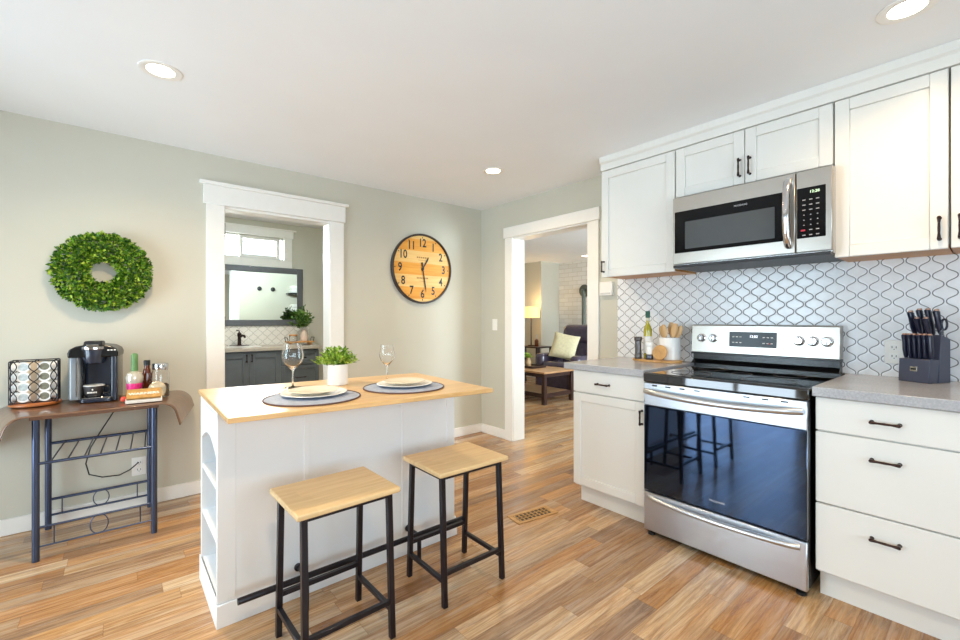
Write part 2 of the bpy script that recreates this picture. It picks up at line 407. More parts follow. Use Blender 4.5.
# baseboards
def bb(name, *bx):
    m = MB()
    for q in bx: m.box(*q)
    struct(m.build(name, 'trim', bevel=.004))
bb('baseboard_back', (-1.95, .479, YW-.014, YW, 0, .092), (1.456, XW, YW-.014, YW, 0, .092))
bb('baseboard_right', (XW-.014, XW, 3.134, YW-.014, 0, .092))
bb('baseboard_left', (-1.95, -1.936, -1.8, 1.55, 0, .092), (-1.95, -1.936, 3.05, YW-.014, 0, .092))
bb('baseboard_front', (-1.936, XW, -1.8, -1.786, 0, .092))
bb('baseboard_living', (7.036, 7.05, .3, 5.85, 0, .1), (6.486, 6.5, 5.85, 7.1, 0, .1), (6.5, 7.036, 5.836, 5.85, 0, .1))
# casings
m = MB()
for y in (YW-.02,):
    m.box(.479, .590, y, YW, 0, 1.99).box(1.341, 1.456, y, YW, 0, 1.99).box(.462, 1.468, y-.006, YW, 1.99, 2.120).box(.438, 1.490, y-.022, YW, 2.120, 2.144)
struct(m.build('trim_1', 'trim', bevel=.003))
m = MB().box(.580, .585+.008, YW-.004, YW+TB+.004, 0, 1.985).box(1.337, 1.350, YW-.004, YW+TB+.004, 0, 1.985).box(.585, 1.345, YW-.004, YW+TB+.004, 1.972, 1.99)
dj = struct(m.build('door_1', 'trim', bevel=.002))
for z in (1.78, 1.12): MB().box(.586, .594, YW-.012, YW+.02, z, z+.09).build('door_hinge', 'bronze', dj, bevel=.001)
m = MB().box(XW-.02, XW, 3.030, 3.134, 0, 1.985).box(XW-.02, XW, 2.048, 2.154, 0, 1.985).box(XW-.028, XW, 2.035, 3.148, 1.985, 2.088)
struct(m.build('trim_2', 'trim', bevel=.003))
m = MB().box(XW-.004, XW+TR+.004, 3.026, 3.038, 0, 1.985).box(XW-.004, XW+TR+.004, 2.144, 2.156, 0, 1.985).box(XW-.004, XW+TR+.004, 2.15, 3.034, 1.972, 1.99)
struct(m.build('door_2', 'trim', bevel=.002))
m = MB().box(.479, .585, YW+TB, YW+TB+.018, 0, 1.99).box(1.345, 1.445, YW+TB, YW+TB+.018, 0, 1.99).box(.46, 1.45, YW+TB, YW+TB+.02, 1.99, 2.12)
struct(m.build('trim_5', 'trim', bevel=.003))
m = MB().box(XW+TR, XW+TR+.018, 3.044, 3.15, 0, 1.985).box(XW+TR, XW+TR+.018, 2.055, 2.16, 0, 1.985).box(XW+TR, XW+TR+.02, 2.04, 3.165, 1.985, 2.088)
struct(m.build('trim_6', 'trim', bevel=.003))

# ================================================================== RIGHT WALL KITCHEN
DX = 2.29                       # face of base cabinet doors
def frX(x, y, z): return (V(x, y, z), V(0, -1, 0), V(0, 0, 1), V(-1, 0, 0))     # u runs to the viewer's right, n towards the room
def pull(fr, u, v, length, vertical, parent, mat='bronze', name='handle'):
    """bar pull with rounded feet"""
    o, U, W_, N = fr; c = o+U*u+W_*v; d = W_ if vertical else U; m = MB()
    a, b = c-d*length/2, c+d*length/2
    for p in (a, b):
        m.tube([p, p+N*.006, p+N*.022, p+N*.028], [.0075, .005, .005, .0065], 10)
    k = 9; pts = [a+(b-a)*(i/(k-1))+N*.026 for i in range(k)]
    m.tube([a-d*.005+N*.026]+pts+[b+d*.005+N*.026], [.004, .0068, .0055, .0042, .0046, .005, .0046, .0042, .0055, .0068, .004], 10)
    return m.build(name, mat, parent)
def shaker(fr, u0, u1, v0, v1, parent, mat, name='door', fw=.055, t=.02, rec=.009):
    m = MB()
    m.fb(fr, u0, u0+fw, v0, v1, -t, 0).fb(fr, u1-fw, u1, v0, v1, -t, 0).fb(fr, u0+fw, u1-fw, v0, v0+fw, -t, 0).fb(fr, u0+fw, u1-fw, v1-fw, v1, -t, 0)
    m.fb(fr, u0+fw, u1-fw, v0+fw, v1-fw, -t, -rec)
    return m.build(name, mat, parent, bevel=.0025)
def flat(fr, u0, u1, v0, v1, parent, mat, name='drawer', t=.02):
    return MB().fb(fr, u0, u1, v0, v1, -t, 0).build(name, mat, parent, bevel=.0025)

G = .0015
# left base cabinet : drawer over one door
c = thing('base_cabinet', 'white base cabinet with one drawer over one shaker door, left of the stove', 'cabinet', (2.6, 1.53, 0))
MB().box(DX+.021, XW-.001, 1.282, 1.780, .115, .866).build('body', 'cab', c, bevel=.001)
MB().box(2.363, XW-.02, 1.284, 1.772, 0, .115).build('toe_kick', 'cab', c)
f = frX(DX, 1.782, 0)
d = flat(f, G, .498, .725, .862, c, 'cab'); pull(f, .228, .790, .082, False, d)
d = shaker(f, G, .498, .128, .719, c, 'cab'); pull(f, .484, .634, .075, True, d)
# right base cabinet : three drawers
c = thing('base_cabinet', 'white base cabinet with a stack of three flat drawers, right of the stove', 'cabinet', (2.6, .25, 0))
MB().box(DX+.021, XW-.001, .02, .498, .115, .866).build('body', 'cab', c, bevel=.001)
MB().box(2.355, XW-.02, .02, .4975, 0, .115).build('toe_kick', 'cab', c)
f = frX(DX, .502, 0)
for v0, v1, hv in ((.723, .862, .788), (.418, .717, .638), (.126, .412, .328)):
    d = flat(f, G, .45, v0, v1, c, 'cab'); pull(f, .222, hv, .080, False, d)
# worktops
for nm, y0, y1, lb in (('countertop', 1.274, 1.838, 'short grey quartz worktop on the cabinet left of the stove, holding the cooking oil'), ('countertop', .01, .507, 'grey quartz worktop right of the stove, under the knife block')):
    tag(MB().box(2.262, XW-.008, y0, y1, .867, .907).build(nm, 'slab', bevel=.003, seg=2), lb, 'countertop')

# ---- stove
SY0, SY1 = .518, 1.266
st = thing('stove', 'stainless steel freestanding electric stove with black glass cooktop and oven door', 'stove', (2.6, .892, 0))
MB().box(2.285, 2.90, SY0, SY1, .035, .845).build('body', 'black', st, bevel=.002)
m = MB().box(2.262, 2.87, SY0-.003, SY1+.003, .886, .896); m.box(2.252, 2.285, SY0-.003, SY1+.003, .846, .892)
m.build('cooktop', 'cooktop', st, bevel=.006, seg=3)
burn = plain('burner_ring_print', (58, 58, 62), .15, var=0)
for (x, y, r) in ((2.42, 1.08, .10), (2.42, .71, .115), (2.70, 1.08, .075), (2.70, .70, .075), (2.60, .892, .05)):
    m = MB(); a = [V(x+r*math.cos(2*PI*i/40), y+r*math.sin(2*PI*i/40), .8965) for i in range(40)]; m.tube(a, .0012, 6, True); m.build('burner_ring', burn, st)
f = frX(2.25, SY1, 0); W_ = SY1-SY0
# oven door: steel top band, glass, thin frame
d = MB().fb(f, .002, W_-.002, .718, .842, -.035, 0).fb(f, .002, W_-.002, .246, .718, -.035, -.006).build('oven_door', 'steel', st, bevel=.003)
MB().fb(f, .003, W_-.003, .250, .716, -.008, .001).build('door_glass', 'ovenglass', d, bevel=.002, label='dark glass panel of the oven door')
for k in range(9):
    if k == 4 or k == 5: continue
    MB().fb(f, .05+k*.075, .05+k*.075+.028, .826, .833, -.004, .0008).build('vent_slot', 'black', d)
def bow(fr, u0, u1, v, n0, n1, r, parent, sag=0, mat='chrome', name='handle', vertical=False, rv=None):
    o, U, Z, N = fr; pts = []; rr = []
    for i in range(21):
        s = i/20; k = math.sin(PI*s)**.45; p = (o+U*(u0+(u1-u0)*s)+Z*(v-sag*math.sin(PI*s))) if not vertical else (o+Z*(u0+(u1-u0)*s)+U*v)
        pts.append(p+N*(n0+(n1-n0)*k)); rr.append(r)
    m = MB().tube(pts, rr, 14); return m.build(name, mat, parent)
h = bow(f, .012, W_-.02, .797, .002, .050, .0155, d, .012, 'steel')
m = MB(); text(m, 'FRIGIDAIRE', .014, f, .385, .300, .0022, 1.0); m.build('lettering', 'chrome', d, smooth=False)
# warming drawer
d = MB().fb(f, .002, W_-.002, .030, .240, -.03, 0).build('drawer', 'steel', st, bevel=.004)
h = bow(f, .03, W_-.03, .212, -.004, .026, .0125, d, .006, 'steel')
for x, y in ((2.283, SY0+.03), (2.283, SY1-.03), (2.82, SY0+.05), (2.82, SY1-.05)):
    m = MB().lathe((x, y, 0), [(.020, 0), (.020, .012), (.010, .014), (.010, .034)], 14); m.build('foot', 'blackmatte', st)
# backguard
MB().box(2.872, 2.956, SY0+.002, SY1-.002, .80, .9085).build('backguard_foot', 'black', st)
BG0, BG1 = .526, 1.288
prof = [(2.882, .98), (2.895, 1.152), (2.908, 1.158), (2.958, 1.158)]
bgd = MB().prism(prof+[(2.958, .98)], BG0, BG1, lambda a, b, h: (a, h, b)).build('backguard', 'warmsteel', st, bevel=.003)
MB().box(2.878, 2.957, BG0, BG1, .970, .9795).build('backguard_rim', 'black', bgd, bevel=.002)
MB().prism([(2.872, .910), (2.905, .935), (2.905, .9695), (2.956, .9695), (2.956, .909), (2.872, .909)], BG0+.004, BG1-.004, lambda a, b, h: (a, h, b)).build('backguard_vent', 'black', st, bevel=.002)
tl = math.atan2(.013, .172)
fp = (V(2.882, BG1, .98), V(0, -1, 0), V(math.sin(tl), 0, math.cos(tl)), V(-math.cos(tl), 0, math.sin(tl)))
ax = Matrix((fp[1], fp[2], fp[3])).transposed()
for y in (1.225, 1.155, .705, .642, .580):
    c0 = fp[0]+fp[1]*(BG1-y)+fp[2]*.092
    k = MB().lathe(c0, [(.027, 0), (.027, .004), (.021, .006), (.020, .022), (.018, .026)], 24, ax).build('knob', 'chrome', st)
    MB().fb((c0, fp[1], fp[2], fp[3]), -.005, .005, -.021, .021, .01, .034).build('knob_grip', 'steelv', k, bevel=.003)
cy = BG1-.925
pn = MB().fb(fp, cy-.135, cy+.115, .045, .135, 0, .003).build('display_panel', 'panel', st, bevel=.001)
for r_ in (0, 1):
    for k in range(3):
        for s0 in (-.118, .045): MB().fb(fp, cy+s0+k*.020, cy+s0+k*.020+.012, .068+r_*.034, .073+r_*.034, .003, .0036).build('touch_button', 'paper', pn, smooth=False)
m = MB(); text(m, '12:02', .020, fp, cy-.002, .108, .0038); m.build('clock_digits', emit('display_white', (235, 240, 255), 2.0), pn, smooth=False)
MB().fb(fp, cy+.072, cy+.086, .066, .072, .003, .0036).build('stop_button', plain('red_button', (180, 40, 40), .5), pn)

# ---- microwave
MX = 2.58
mw = thing('microwave', 'stainless over-the-range microwave with black glass door and curved handle', 'microwave', (2.75, .88, 1.5))
f = frX(MX, 1.262, 0); W_ = .762
MB().box(MX+.03, XW-.002, .502, 1.260, 1.508, 1.925).build('body', 'steelv', mw, bevel=.002)
d = MB().fb(f, .0, .617, 1.520, 1.918, -.03, 0).build('door', 'warmsteel', mw, bevel=.003)
g = MB().fb(f, .012, .572, 1.585, 1.832, -.002, .0025).build('door_glass', 'panel', d, bevel=.001)
wm = plain('smoked_window_mesh', (70, 74, 76), .2, var=.02, coat=.3)
MB().fb(f, .075, .53, 1.606, 1.766, .0026, .0034).build('door_window', wm, d)
m = MB(); text(m, 'FRIGIDAIRE', .013, f, .372, 1.806, .0032); m.build('lettering', 'chrome', d, smooth=False)
h = bow(f, 1.556, 1.888, .590, .0, .052, .0165, d, 0, 'chrome', vertical=True)
cp = MB().fb(f, .620, W_, 1.520, 1.918, -.03, 0).build('control_panel', 'warmsteel', mw, bevel=.003)
MB().fb(f, .624, .738, 1.588, 1.834, -.002, .0025).build('keypad', 'panel', cp, bevel=.002)
kp = plain('grey_print', (170, 170, 172), .6)
for r_ in range(8):
    for k in range(3):
        if r_ == 6 and k == 0: continue
        wd = .016 if r_ in (0, 1, 2, 6, 7) else .006
        MB().fb(f, .653+k*.027-wd*.4, .653+k*.027+wd*.4, 1.600+(7-r_)*.0245, 1.6042+(7-r_)*.0245, .0026, .0032).build('key', kp, cp, smooth=False)
MB().fb(f, .640, .658, 1.622, 1.630, .0026, .0034).build('stop_button', plain('red_key', (190, 40, 60), .5), cp)
m = MB(); text(m, '12:28', .018, f, .695, 1.810, .003, 1.0, weight=.0002); m.build('clock_digits', emit('display_green', (10, 200, 40), .8), cp, smooth=False)
m = MB().box(MX-.004, MX+.36, .506, 1.258, 1.498, 1.514); 
m.build('underside_grille', 'blackmatte', mw, bevel=.001)

# ---- wall cabinets
UX = 2.66
def wallcab(label, y0, y1, z0, z1, doors, loc, under=True):
    c = thing('wall_cabinet', label, 'cabinet', loc)
    MB().box(UX+.021, XW-.001, y0+.001, y1-.001, z0+.012, 2.25).build('body', 'cab', c)
    if under: MB().box(UX+.006, XW-.001, y0+.002, y1-.002, z0, z0+.0115).build('bottom_panel', 'under', c)
    f = frX(UX, y1, 0)
    for u0, u1, hu, hv, hl in doors:
        d = shaker(f, u0+G, u1-G, z0-.003, z1, c, 'cab'); pull(f, hu, hv, hl, True, d)
    return c
wallcab('white single-door wall cabinet left of the microwave, above the cooking oil', 1.287, 1.822, 1.492, 2.240, [(0, .533, .022, 1.562, .07)], (2.8, 1.55, 1.49))
wallcab('short white two-door wall cabinet directly above the microwave', .512, 1.284, 1.945, 2.240, [(0, .385, .362, 2.032, .088), (.386, .772, .412, 2.032, .088)], (2.8, .9, 1.94), False)
wallcab('tall white wall cabinet with one full shaker door, immediately right of the microwave', .130, .508, 1.492, 2.240, [(0, .377, .350, 1.574, .088)], (2.8, .32, 1.49))
wallcab('partly seen white wall cabinet at the far end of the row, above the knife block', -.30, .127, 1.492, 2.240, [(0, .427, .028, 1.574, .088)], (2.8, -.08, 1.49))
m = MB().prism([(UX-.004, 2.245), (UX-.004, 2.290), (UX-.018, 2.300), (UX-.022, CEIL), (XW, CEIL), (XW, 2.245)], -.30, 1.826, lambda a, b, h: (a, h, b))
struct(m.build('trim_3', 'cab', bevel=.002))

# ================================================================== ISLAND
isl = thing('kitchen_island', 'white kitchen island with open end shelves and overhanging butcher block top', 'kitchen island', (.86, 2.05, 0))
IX0, IX1, IY0, IY1 = .300, 1.437, 1.936, 2.352
ZT = .838
m = MB()
m.box(.56, IX1, IY0+.0195, IY1-.0195, 0, ZT)                                        # closed part
m.box(IX0, IX1, IY0, IY0+.020, 0, ZT).box(IX0, IX1, IY1-.020, IY1, 0, ZT)  # sides of the open shelves
m.box(IX0+.004, .56, IY0+.02, IY1-.02, ZT-.02, ZT)
m.build('body', 'island', isl, bevel=.002)
for z in (.535, .325, .110): MB().box(IX0+.004, .559, IY0+.0205, IY1-.0205, z-.018, z).build('shelf', 'island', isl, bevel=.002)
pts = [(IY0+.02, ZT-.02), (IY1-.02, ZT-.02), (IY1-.02, .655)]
pts += [(IY1-.02-(IY1-IY0-.04)*(i/12), .655+.055*math.sin(PI*i/12)) for i in range(1, 12)]+[(IY0+.02, .655)]
MB().prism(pts, IX0, IX0+.018, lambda a, b, h: (h, a, b)).build('valance', 'island', isl, bevel=.001)
for x0, x1 in ((IX0, .365), (.627, .652), (1.107, 1.118), (1.385, IX1)):
    MB().box(x0, x1, IY0-.004, IY0-.0002, .091, ZT).build('batten', 'island', isl, bevel=.0015)
m = MB().box(IX0-.004, IX1+.013, IY0-.012, IY0, 0, .090).box(IX0-.004, IX0, IY0, IY1+.013, 0, .112).box(IX1, IX1+.013, IY0, IY1+.013, 0, .098).box(IX0, IX1, IY1, IY1+.013, 0, .098)
m.build('baseboard', 'island', isl, bevel=.003)
top = [(.290, 1.672), (1.398, 1.566), (1.436, 2.325), (.302, 2.440)]
MB().prism(top, ZT, .858, lambda a, b, h: (a, b, h)).build('worktop', 'butcher', isl, bevel=.003, seg=2)
MB().lathe((.372, 1.90, ZT-.010), [(.022, 0), (.022, .010)], 20).build('bumper', 'porcelain', isl)
rail = MB().cyl((.350, 1.828, .135), (1.425, 1.828, .135), .0125, seg=16).build('foot_rail', 'legmetal', isl)
for x in (.600, 1.140):
    MB().cyl((x, 1.828, .135), (x, 1.930, .130), .008).lathe((x, 1.9305, .130), [(.016, 0), (.016, .008), (.011, .010)], 18, Matrix.Rotation(R(90), 3, 'X')).build('rail_bracket', 'legmetal', rail)
    MB().cyl((x, 1.822, .0), (x, 1.822, .125), .0105).build('rail_post', 'legmetal', rail)

# ================================================================== STOOLS
def stool(label, x, y, rz):
    t = thing('bar_stool', label, 'stool', (x, y, 0), rz, 'backless bar stools along the island')
    m = MB().box(-.190, .190, -.155, .155, .540, .560); m.build('seat', 'stoolwood', t, bevel=.005, seg=2, world=False)
    fx, fy, tx, ty = .160, .143, .158, .120
    def P(sx, sy, z): k = z/.540; return V(sx*(fx+(tx-fx)*k), sy*(fy+(ty-fy)*k), z)
    for sx in (-1, 1):
        for sy in (-1, 1):
            MB().bar(P(sx, sy, .0), P(sx, sy, .537), .021, up=(0, 1, 0)).build('leg', 'legmetal', t, bevel=.0015, world=False)
    m = MB().box(-tx-.01, tx+.01, -ty-.01, -ty+.01, .522, .5395).box(-tx-.01, tx+.01, ty-.01, ty+.01, .522, .5395).box(-tx-.01, -tx+.01, -ty, ty, .522, .5395).box(tx-.01, tx+.01, -ty, ty, .522, .5395)
    m.build('seat_frame', 'legmetal', t, world=False)
    for a, b, z in (((-1, -1), (1, -1), .135), ((-1, 1), (1, 1), .160), ((-1, -1), (-1, 1), .105), ((1, -1), (1, 1), .105)):
        MB().bar(P(*a, z), P(*b, z), .018, up=(0, 0, 1)).build('stretcher', 'legmetal', t, bevel=.0015, world=False)
    return t
stool('bar stool with pale wooden seat, nearer the shelf end of the island', .633, 1.600, R(1))
stool('bar stool with pale wooden seat, the one nearer the stove', 1.205, 1.612, R(-.5))

# ================================================================== TABLEWARE ON THE ISLAND
TZ = .858
def weave(name):
    t = NT(name); v = t.coord(); wv = t.n('ShaderNodeTexWave', wave_type='RINGS', rings_direction='Z'); wv.inputs['Scale'].default_value = 60; wv.inputs['Distortion'].default_value = 1
    t.l(v, wv.inputs['Vector']); n = t.noise(v, 30, 3)
    t.set(Base_Color=t.mix(n, t.ramp(wv.outputs['Fac'], [(0, s2l((86, 102, 138))), (1, s2l((150, 162, 186)))]), s2l((196, 202, 212))), Roughness=.8); t.bump(wv.outputs['Fac'], .5, .002); return t.m
wv = weave('blue_grey_woven_fabric')
def placemat(x, y, r, label):
    t = thing('placemat', label, 'placemat', (x, y, TZ), 0, 'round placemats on the island')
    MB().lathe((0, 0, 0), [(r-.004, 0), (r-.002, .002), (r-.003, .004)], 56).build('mat', wv, t, world=False)
    MB().tube([(r*math.cos(2*PI*i/56)*.99, r*math.sin(2*PI*i/56)*.99, .0032) for i in range(56)], .0032, 8, True).build('edge', plain('brown_binding', (92, 66, 64), .7), t, world=False)
placemat(.645, 1.872, .194, 'round blue-grey woven placemat in front of the potted plant, nearer the shelf end')
placemat(1.085, 1.872, .195, 'round blue-grey woven placemat farther along the island, beside the smaller-looking wine glass')
def plate(x, y, z, r, name, label, grp, mat):
    p = [(r*.55, 0), (r*.6, .001), (r*.97, .011), (r, .013), (r*.985, .0145), (r*.70, .007), (r*.64, .0045), (0.0005, .004)]
    tag(MB().lathe((0, 0, 0), p, 56).build(name, mat, world=False), label, 'plate', grp).location = (x, y, z)
for x, y, s in ((.665, 1.915, 'on the placemat by the potted plant'), (1.105, 1.90, 'on the placemat farthest from the potted plant')):
    plate(x, y, TZ+.0045, .136, 'dinner_plate', 'white dinner plate, the lower one '+s, 'dinner plates on the island', 'porcelain')
    plate(x-.002, y-.003, TZ+.0165, .103, 'salad_plate', 'smaller cream plate, the upper one '+s, 'salad plates on the island', 'cream')
def wineglass(x, y, r, h, label):
    t = thing('wine_glass', label, 'glass', (x, y, TZ), 0, 'wine glasses on the island')
    hb = h*.42
    out = [(r*.72, 0), (r*.72, .002), (r*.2, .005), (.0045, .010), (.0036, .03), (.0036, hb-.012), (.006, hb-.004), (r*.35, hb+.008), (r*.80, hb+.03), (r*.98, hb+.052), (r, hb+.066), (r*.95, h*.8), (r*.80, h)]
    inn = [(r*.80-.0012, h), (r*.95-.0014, h*.8), (r-.0014, hb+.066), (r*.98-.0014, hb+.052), (r*.80-.0014, hb+.032), (r*.35, hb+.0105), (.0005, hb+.003)]
    MB().lathe((0, 0, 0), out+inn, 36).build('bowl', 'glass', t, world=False, angle=80)
wineglass(.664, 2.215, .050, .214, 'large clear wine glass standing behind the plates by the potted plant')
wineglass(1.117, 2.108, .041, .198, 'clear wine glass behind the farther plates, against the grey wall')
# potted plant
def sprigs(mb, c, n, spread, h, leafL, leafW, rnd, droop=.25, per=14):
    for k in range(n):
        a = rnd.uniform(0, 2*PI); rr = spread*math.sqrt(rnd.random()); top = h*(1-.45*(rr/spread)**2)*rnd.uniform(.75, 1.05)
        tip = V(math.cos(a)*rr, math.sin(a)*rr, top-droop*rr*rr/spread)
        for j in range(per):
            s = .25+.75*(j+rnd.random())/per; p = V(tip.x*s**1.3, tip.y*s**1.3, tip.z*s)+V(rnd.uniform(-1, 1), rnd.uniform(-1, 1), rnd.uniform(-1, 1))*leafL*.25
            d = V(rnd.uniform(-1, 1), rnd.uniform(-1, 1), rnd.uniform(-.2, .9))+tip.normalized()*.7
            mb.leaf(c+p, d, V(rnd.uniform(-.5, .5), rnd.uniform(-.5, .5), 1), leafL*rnd.uniform(.7, 1.2), leafW*rnd.uniform(.8, 1.2))
LG = leafmat('bright_green_leaves', [(0, (70, 110, 30)), (.35, (118, 158, 44)), (.7, (160, 192, 66)), (1, (190, 210, 96))])
LD = leafmat('dark_green_leaves', [(0, (34, 66, 22)), (.5, (66, 108, 34)), (1, (120, 150, 60))])
LW = leafmat('boxwood_leaves', [(0, (18, 50, 8)), (.3, (52, 104, 16)), (.65, (112, 158, 32)), (1, (188, 210, 80))])
rd = random.Random(3)
t = thing('potted_plant', 'small bright green leafy plant in a smooth white round pot on the island', 'plant', (.868, 2.165, TZ))
MB().lathe((0, 0, 0), [(.046, 0), (.050, .004), (.052, .100), (.0535, .106), (.049, .106), (.047, .088), (.001, .086)], 36).build('pot', 'porcelain', t, world=False)
MB().lathe((0, 0, 0), [(.046, .087), (.04, .092), (.001, .094)], 20).build('soil', plain('dark_soil', (60, 44, 32), .9, bump=.5), t, world=False)
m = MB(); sprigs(m, V(0, 0, .094), 80, .108, .105, .021, .013, rd, .30, 15)
m.build('foliage', LG, t, world=False, smooth=False, kind='stuff')

# ================================================================== WREATH, CLOCK, SWITCHES
m = MB(); rd = random.Random(5); RM, rm = .150, .064
for i in range(4200):
    a = rd.uniform(0, 2*PI); b = rd.uniform(-.35*PI, 1.08*PI); rr = rm*rd.uniform(.72, 1.12)
    er, ey = math.cos(b), math.sin(b)
    c = V(math.cos(a)*(RM+rr*er*1.12), -.045-rr*ey*.62, math.sin(a)*(RM+rr*er*1.12))
    nrm = V(math.cos(a)*er, -ey, math.sin(a)*er)
    d = nrm*.7+V(rd.uniform(-1, 1), rd.uniform(-1, .4), rd.uniform(-1, 1))
    m.leaf(c, d, V(rd.uniform(-1, 1), -1, rd.uniform(-1, 1)), rd.uniform(.016, .029), rd.uniform(.011, .018))
w_ = thing('wreath', 'round green boxwood wreath hanging on the wall above the coffee maker', 'wreath', (-.055, YW-.001, 1.476))
m.build('foliage', LW, w_, world=False, smooth=False, kind='stuff')
MB().tube([(RM*math.cos(2*PI*i/40), -.028, RM*math.sin(2*PI*i/40)) for i in range(40)], .026, 10, True).build('vine_ring', LD, w_, world=False)

ck = thing('wall_clock', 'large round wooden-faced wall clock with black rim and numerals', 'clock', (2.222, YW, 1.665))
RC = .328
MB().lathe((0, 0, 0), [(RC-.001, 0), (RC, .004), (RC, .036), (RC-.006, .042), (RC-.014, .042), (RC-.016, .034), (RC-.016, .018), (.001, .018)], 72, Matrix.Rotation(R(90), 3, 'X')).build('rim', plain('dark_clock_rim', (46, 34, 30), .4), ck, world=False)
t_ = NT('banded_clock_wood'); sp = t_.n('ShaderNodeSeparateXYZ'); t_.l(t_.coord(), sp.inputs[0])
rowv = t_.math('FLOOR', t_.math('DIVIDE', t_.math('ADD', sp.outputs[2], .061), .112)); wn = t_.math('ABSOLUTE', t_.math('MODULO', rowv, 2))
gg = t_.noise(t_.coord(scale=(3, 3, 50)), 1, 4)
cc = t_.mix(wn, t_.ramp(gg, [(.3, s2l((226, 150, 44))), (.7, s2l((240, 176, 74)))]), t_.ramp(gg, [(.3, s2l((232, 186, 108))), (.7, s2l((244, 208, 138)))])); t_.set(Base_Color=cc, Roughness=.5)
MB().lathe((0, 0, 0), [(RC-.017, .019), (RC-.017, .021), (.001, .021)], 64, Matrix.Rotation(R(90), 3, 'X')).build('dial', t_.m, ck, world=False)
fk = (V(0, 0, 0), V(1, 0, 0), V(0, 0, 1), V(0, -1, 0))
for k in range(1, 13):
    a = R(90-30*k); m = MB(); text(m, str(k), .108, fk, .240*math.cos(a), .240*math.sin(a), .0222, .80, weight=.0022); m.build('numeral', 'blackmatte', ck, world=False, smooth=False)
m = MB()
for k in range(12):
    a = R(30*k); c = V(math.cos(a)*.293, 0, math.sin(a)*.293); m.fb((c, V(math.cos(a), 0, math.sin(a)), V(-math.sin(a), 0, math.cos(a)), V(0, -1, 0)), -.006, .006, -.004, .004, .0212, .0224)
m.build('hour_marking', 'blackmatte', ck, world=False)
m = MB()     # small illegible printed lines on the dial
for (zc, n_, wd) in ((.105, 6, .016), (-.088, 8, .012)):
    for k in range(n_): m.fb(fk, (k-(n_-1)/2)*wd*1.35-wd/2, (k-(n_-1)/2)*wd*1.35+wd/2, zc-.007, zc+.007, .0212, .0222)
m.fb(fk, -.05, .05, .078, .081, .0212, .0222); m.fb(fk, -.04, .04, -.118, -.115, .0212, .0222)
m.build('dial_lettering', plain('faded_brown_print', (178, 128, 72), .7), ck, world=False)
def hand(deg, L, tail, wd, n):
    a = R(90-deg); u = V(math.cos(a), 0, math.sin(a)); v = V(-math.sin(a), 0, math.cos(a)); N = V(0, -1, 0)
    poly = [(-tail, wd*1.3), (-tail, -wd*1.3), (0, -wd*.6), (L*.75, -wd), (L, 0), (L*.75, wd), (0, wd*.6)]
    return MB().prism(poly, n, n+.002, lambda a_, b_, h: u*a_+v*b_+N*h)
hand(31, .135, .02, .008, .026).build('hour_hand', 'blackmatte', ck, world=False)
hand(171, .225, .06, .007, .029).build('minute_hand', 'blackmatte', ck, world=False)
MB().lathe((0, 0, 0), [(.012, .02), (.012, .033)], 16, Matrix.Rotation(R(90), 3, 'X')).build('hub', 'blackmatte', ck, world=False)

sw = thing('light_switch', 'white light switch plate beside the doorway into the living room', 'light switch', (XW, 3.299, 1.13))
MB().box(XW-.006, XW, 3.262, 3.334, 1.075, 1.190).build('plate', 'trim', sw, bevel=.002); MB().box(XW-.010, XW-.006, 3.284, 3.312, 1.10, 1.165).build('rocker', 'trim', sw, bevel=.001)
th = thing('thermostat', 'white wall thermostat box under the end of the wall cabinets', 'thermostat', (XW, 1.975, 1.43))
MB().box(XW-.028, XW, 1.920, 2.032, 1.376, 1.484).build('housing', 'trim', th, bevel=.004, seg=2)
MB().box(XW-.030, XW-.028, 1.932, 2.020, 1.386, 1.398).build('vent_slot', plain('light_grey_plastic', (200, 200, 196), .5), th)
def outlet(label, fr, parent_loc):
    t = thing('wall_outlet', label, 'outlet', parent_loc)
    MB().fb(fr, -.036, .036, -.058, .058, 0, .006).build('plate', 'trim', t, bevel=.002)
    for v in (-.022, .022):
        s_ = MB().fb(fr, -.017, .017, v-.015, v+.015, .006, .008).build('socket', 'porcelain', t, bevel=.003)
        MB().fb(fr, -.009, -.006, v-.004, v+.007, .008, .0086).fb(fr, .006, .009, v-.004, v+.006, .008, .0086).fb(fr, -.002, .002, v-.011, v-.007, .008, .0086).build('slots', 'blackmatte', s_)
outlet('white power outlet low on the wall behind the metal console table', (V(.115, YW, .258), V(1, 0, 0), V(0, 0, 1), V(0, -1, 0)), (.115, YW, .258))
outlet('white power outlet on the patterned tiles beside the knife block', (V(XW-.007, .330, 1.030), V(0, -1, 0), V(0, 0, 1), V(-1, 0, 0)), (XW-.007, .330, 1.03))

# ================================================================== CONSOLE TABLE
ct = thing('console_table', 'small console table with blue-grey tubular legs and wire shelf against the wall', 'table', (-.06, 3.25, 0))
ZR = .700
LEG = [(-.300, 3.040), (.166, 3.030), (-.292, 3.465), (.168, 3.465)]
for x, y in LEG: MB().cyl((x, y, 0), (x, y, ZR), .0145, seg=18).build('leg', 'tubemetal', ct)
MB().box(-.32, .185, 3.005, 3.485, ZR, .718).build('tabletop', wood('dark_table_wood', (126, 84, 52), (92, 58, 36), (3, 40, 30)), ct, bevel=.002)
def rect_rail(y, z0, z1, back):
    r = .0075 if back else .0055
    m = MB().cyl((-.296, y, z0), (.167, y, z0), r, seg=12).cyl((-.296, y, z1), (.167, y, z1), r*.8, seg=12)
    for x in (-.235, .105): m.cyl((x, y, z0), (x, y, z1), .003, seg=8)
    rr = (z1-z0)/2; m.tube([(-.065+.036*math.cos(2*PI*i/28), y, (z0+z1)/2+(rr-.002)*math.sin(2*PI*i/28)) for i in range(28)], .0026, 8, True)
    return m.build('side_rail', 'tubemetal', ct, label='rail pair with a wire circle between')
rect_rail(3.037, .165, .070, False); rect_rail(3.465, .166, .077, True)
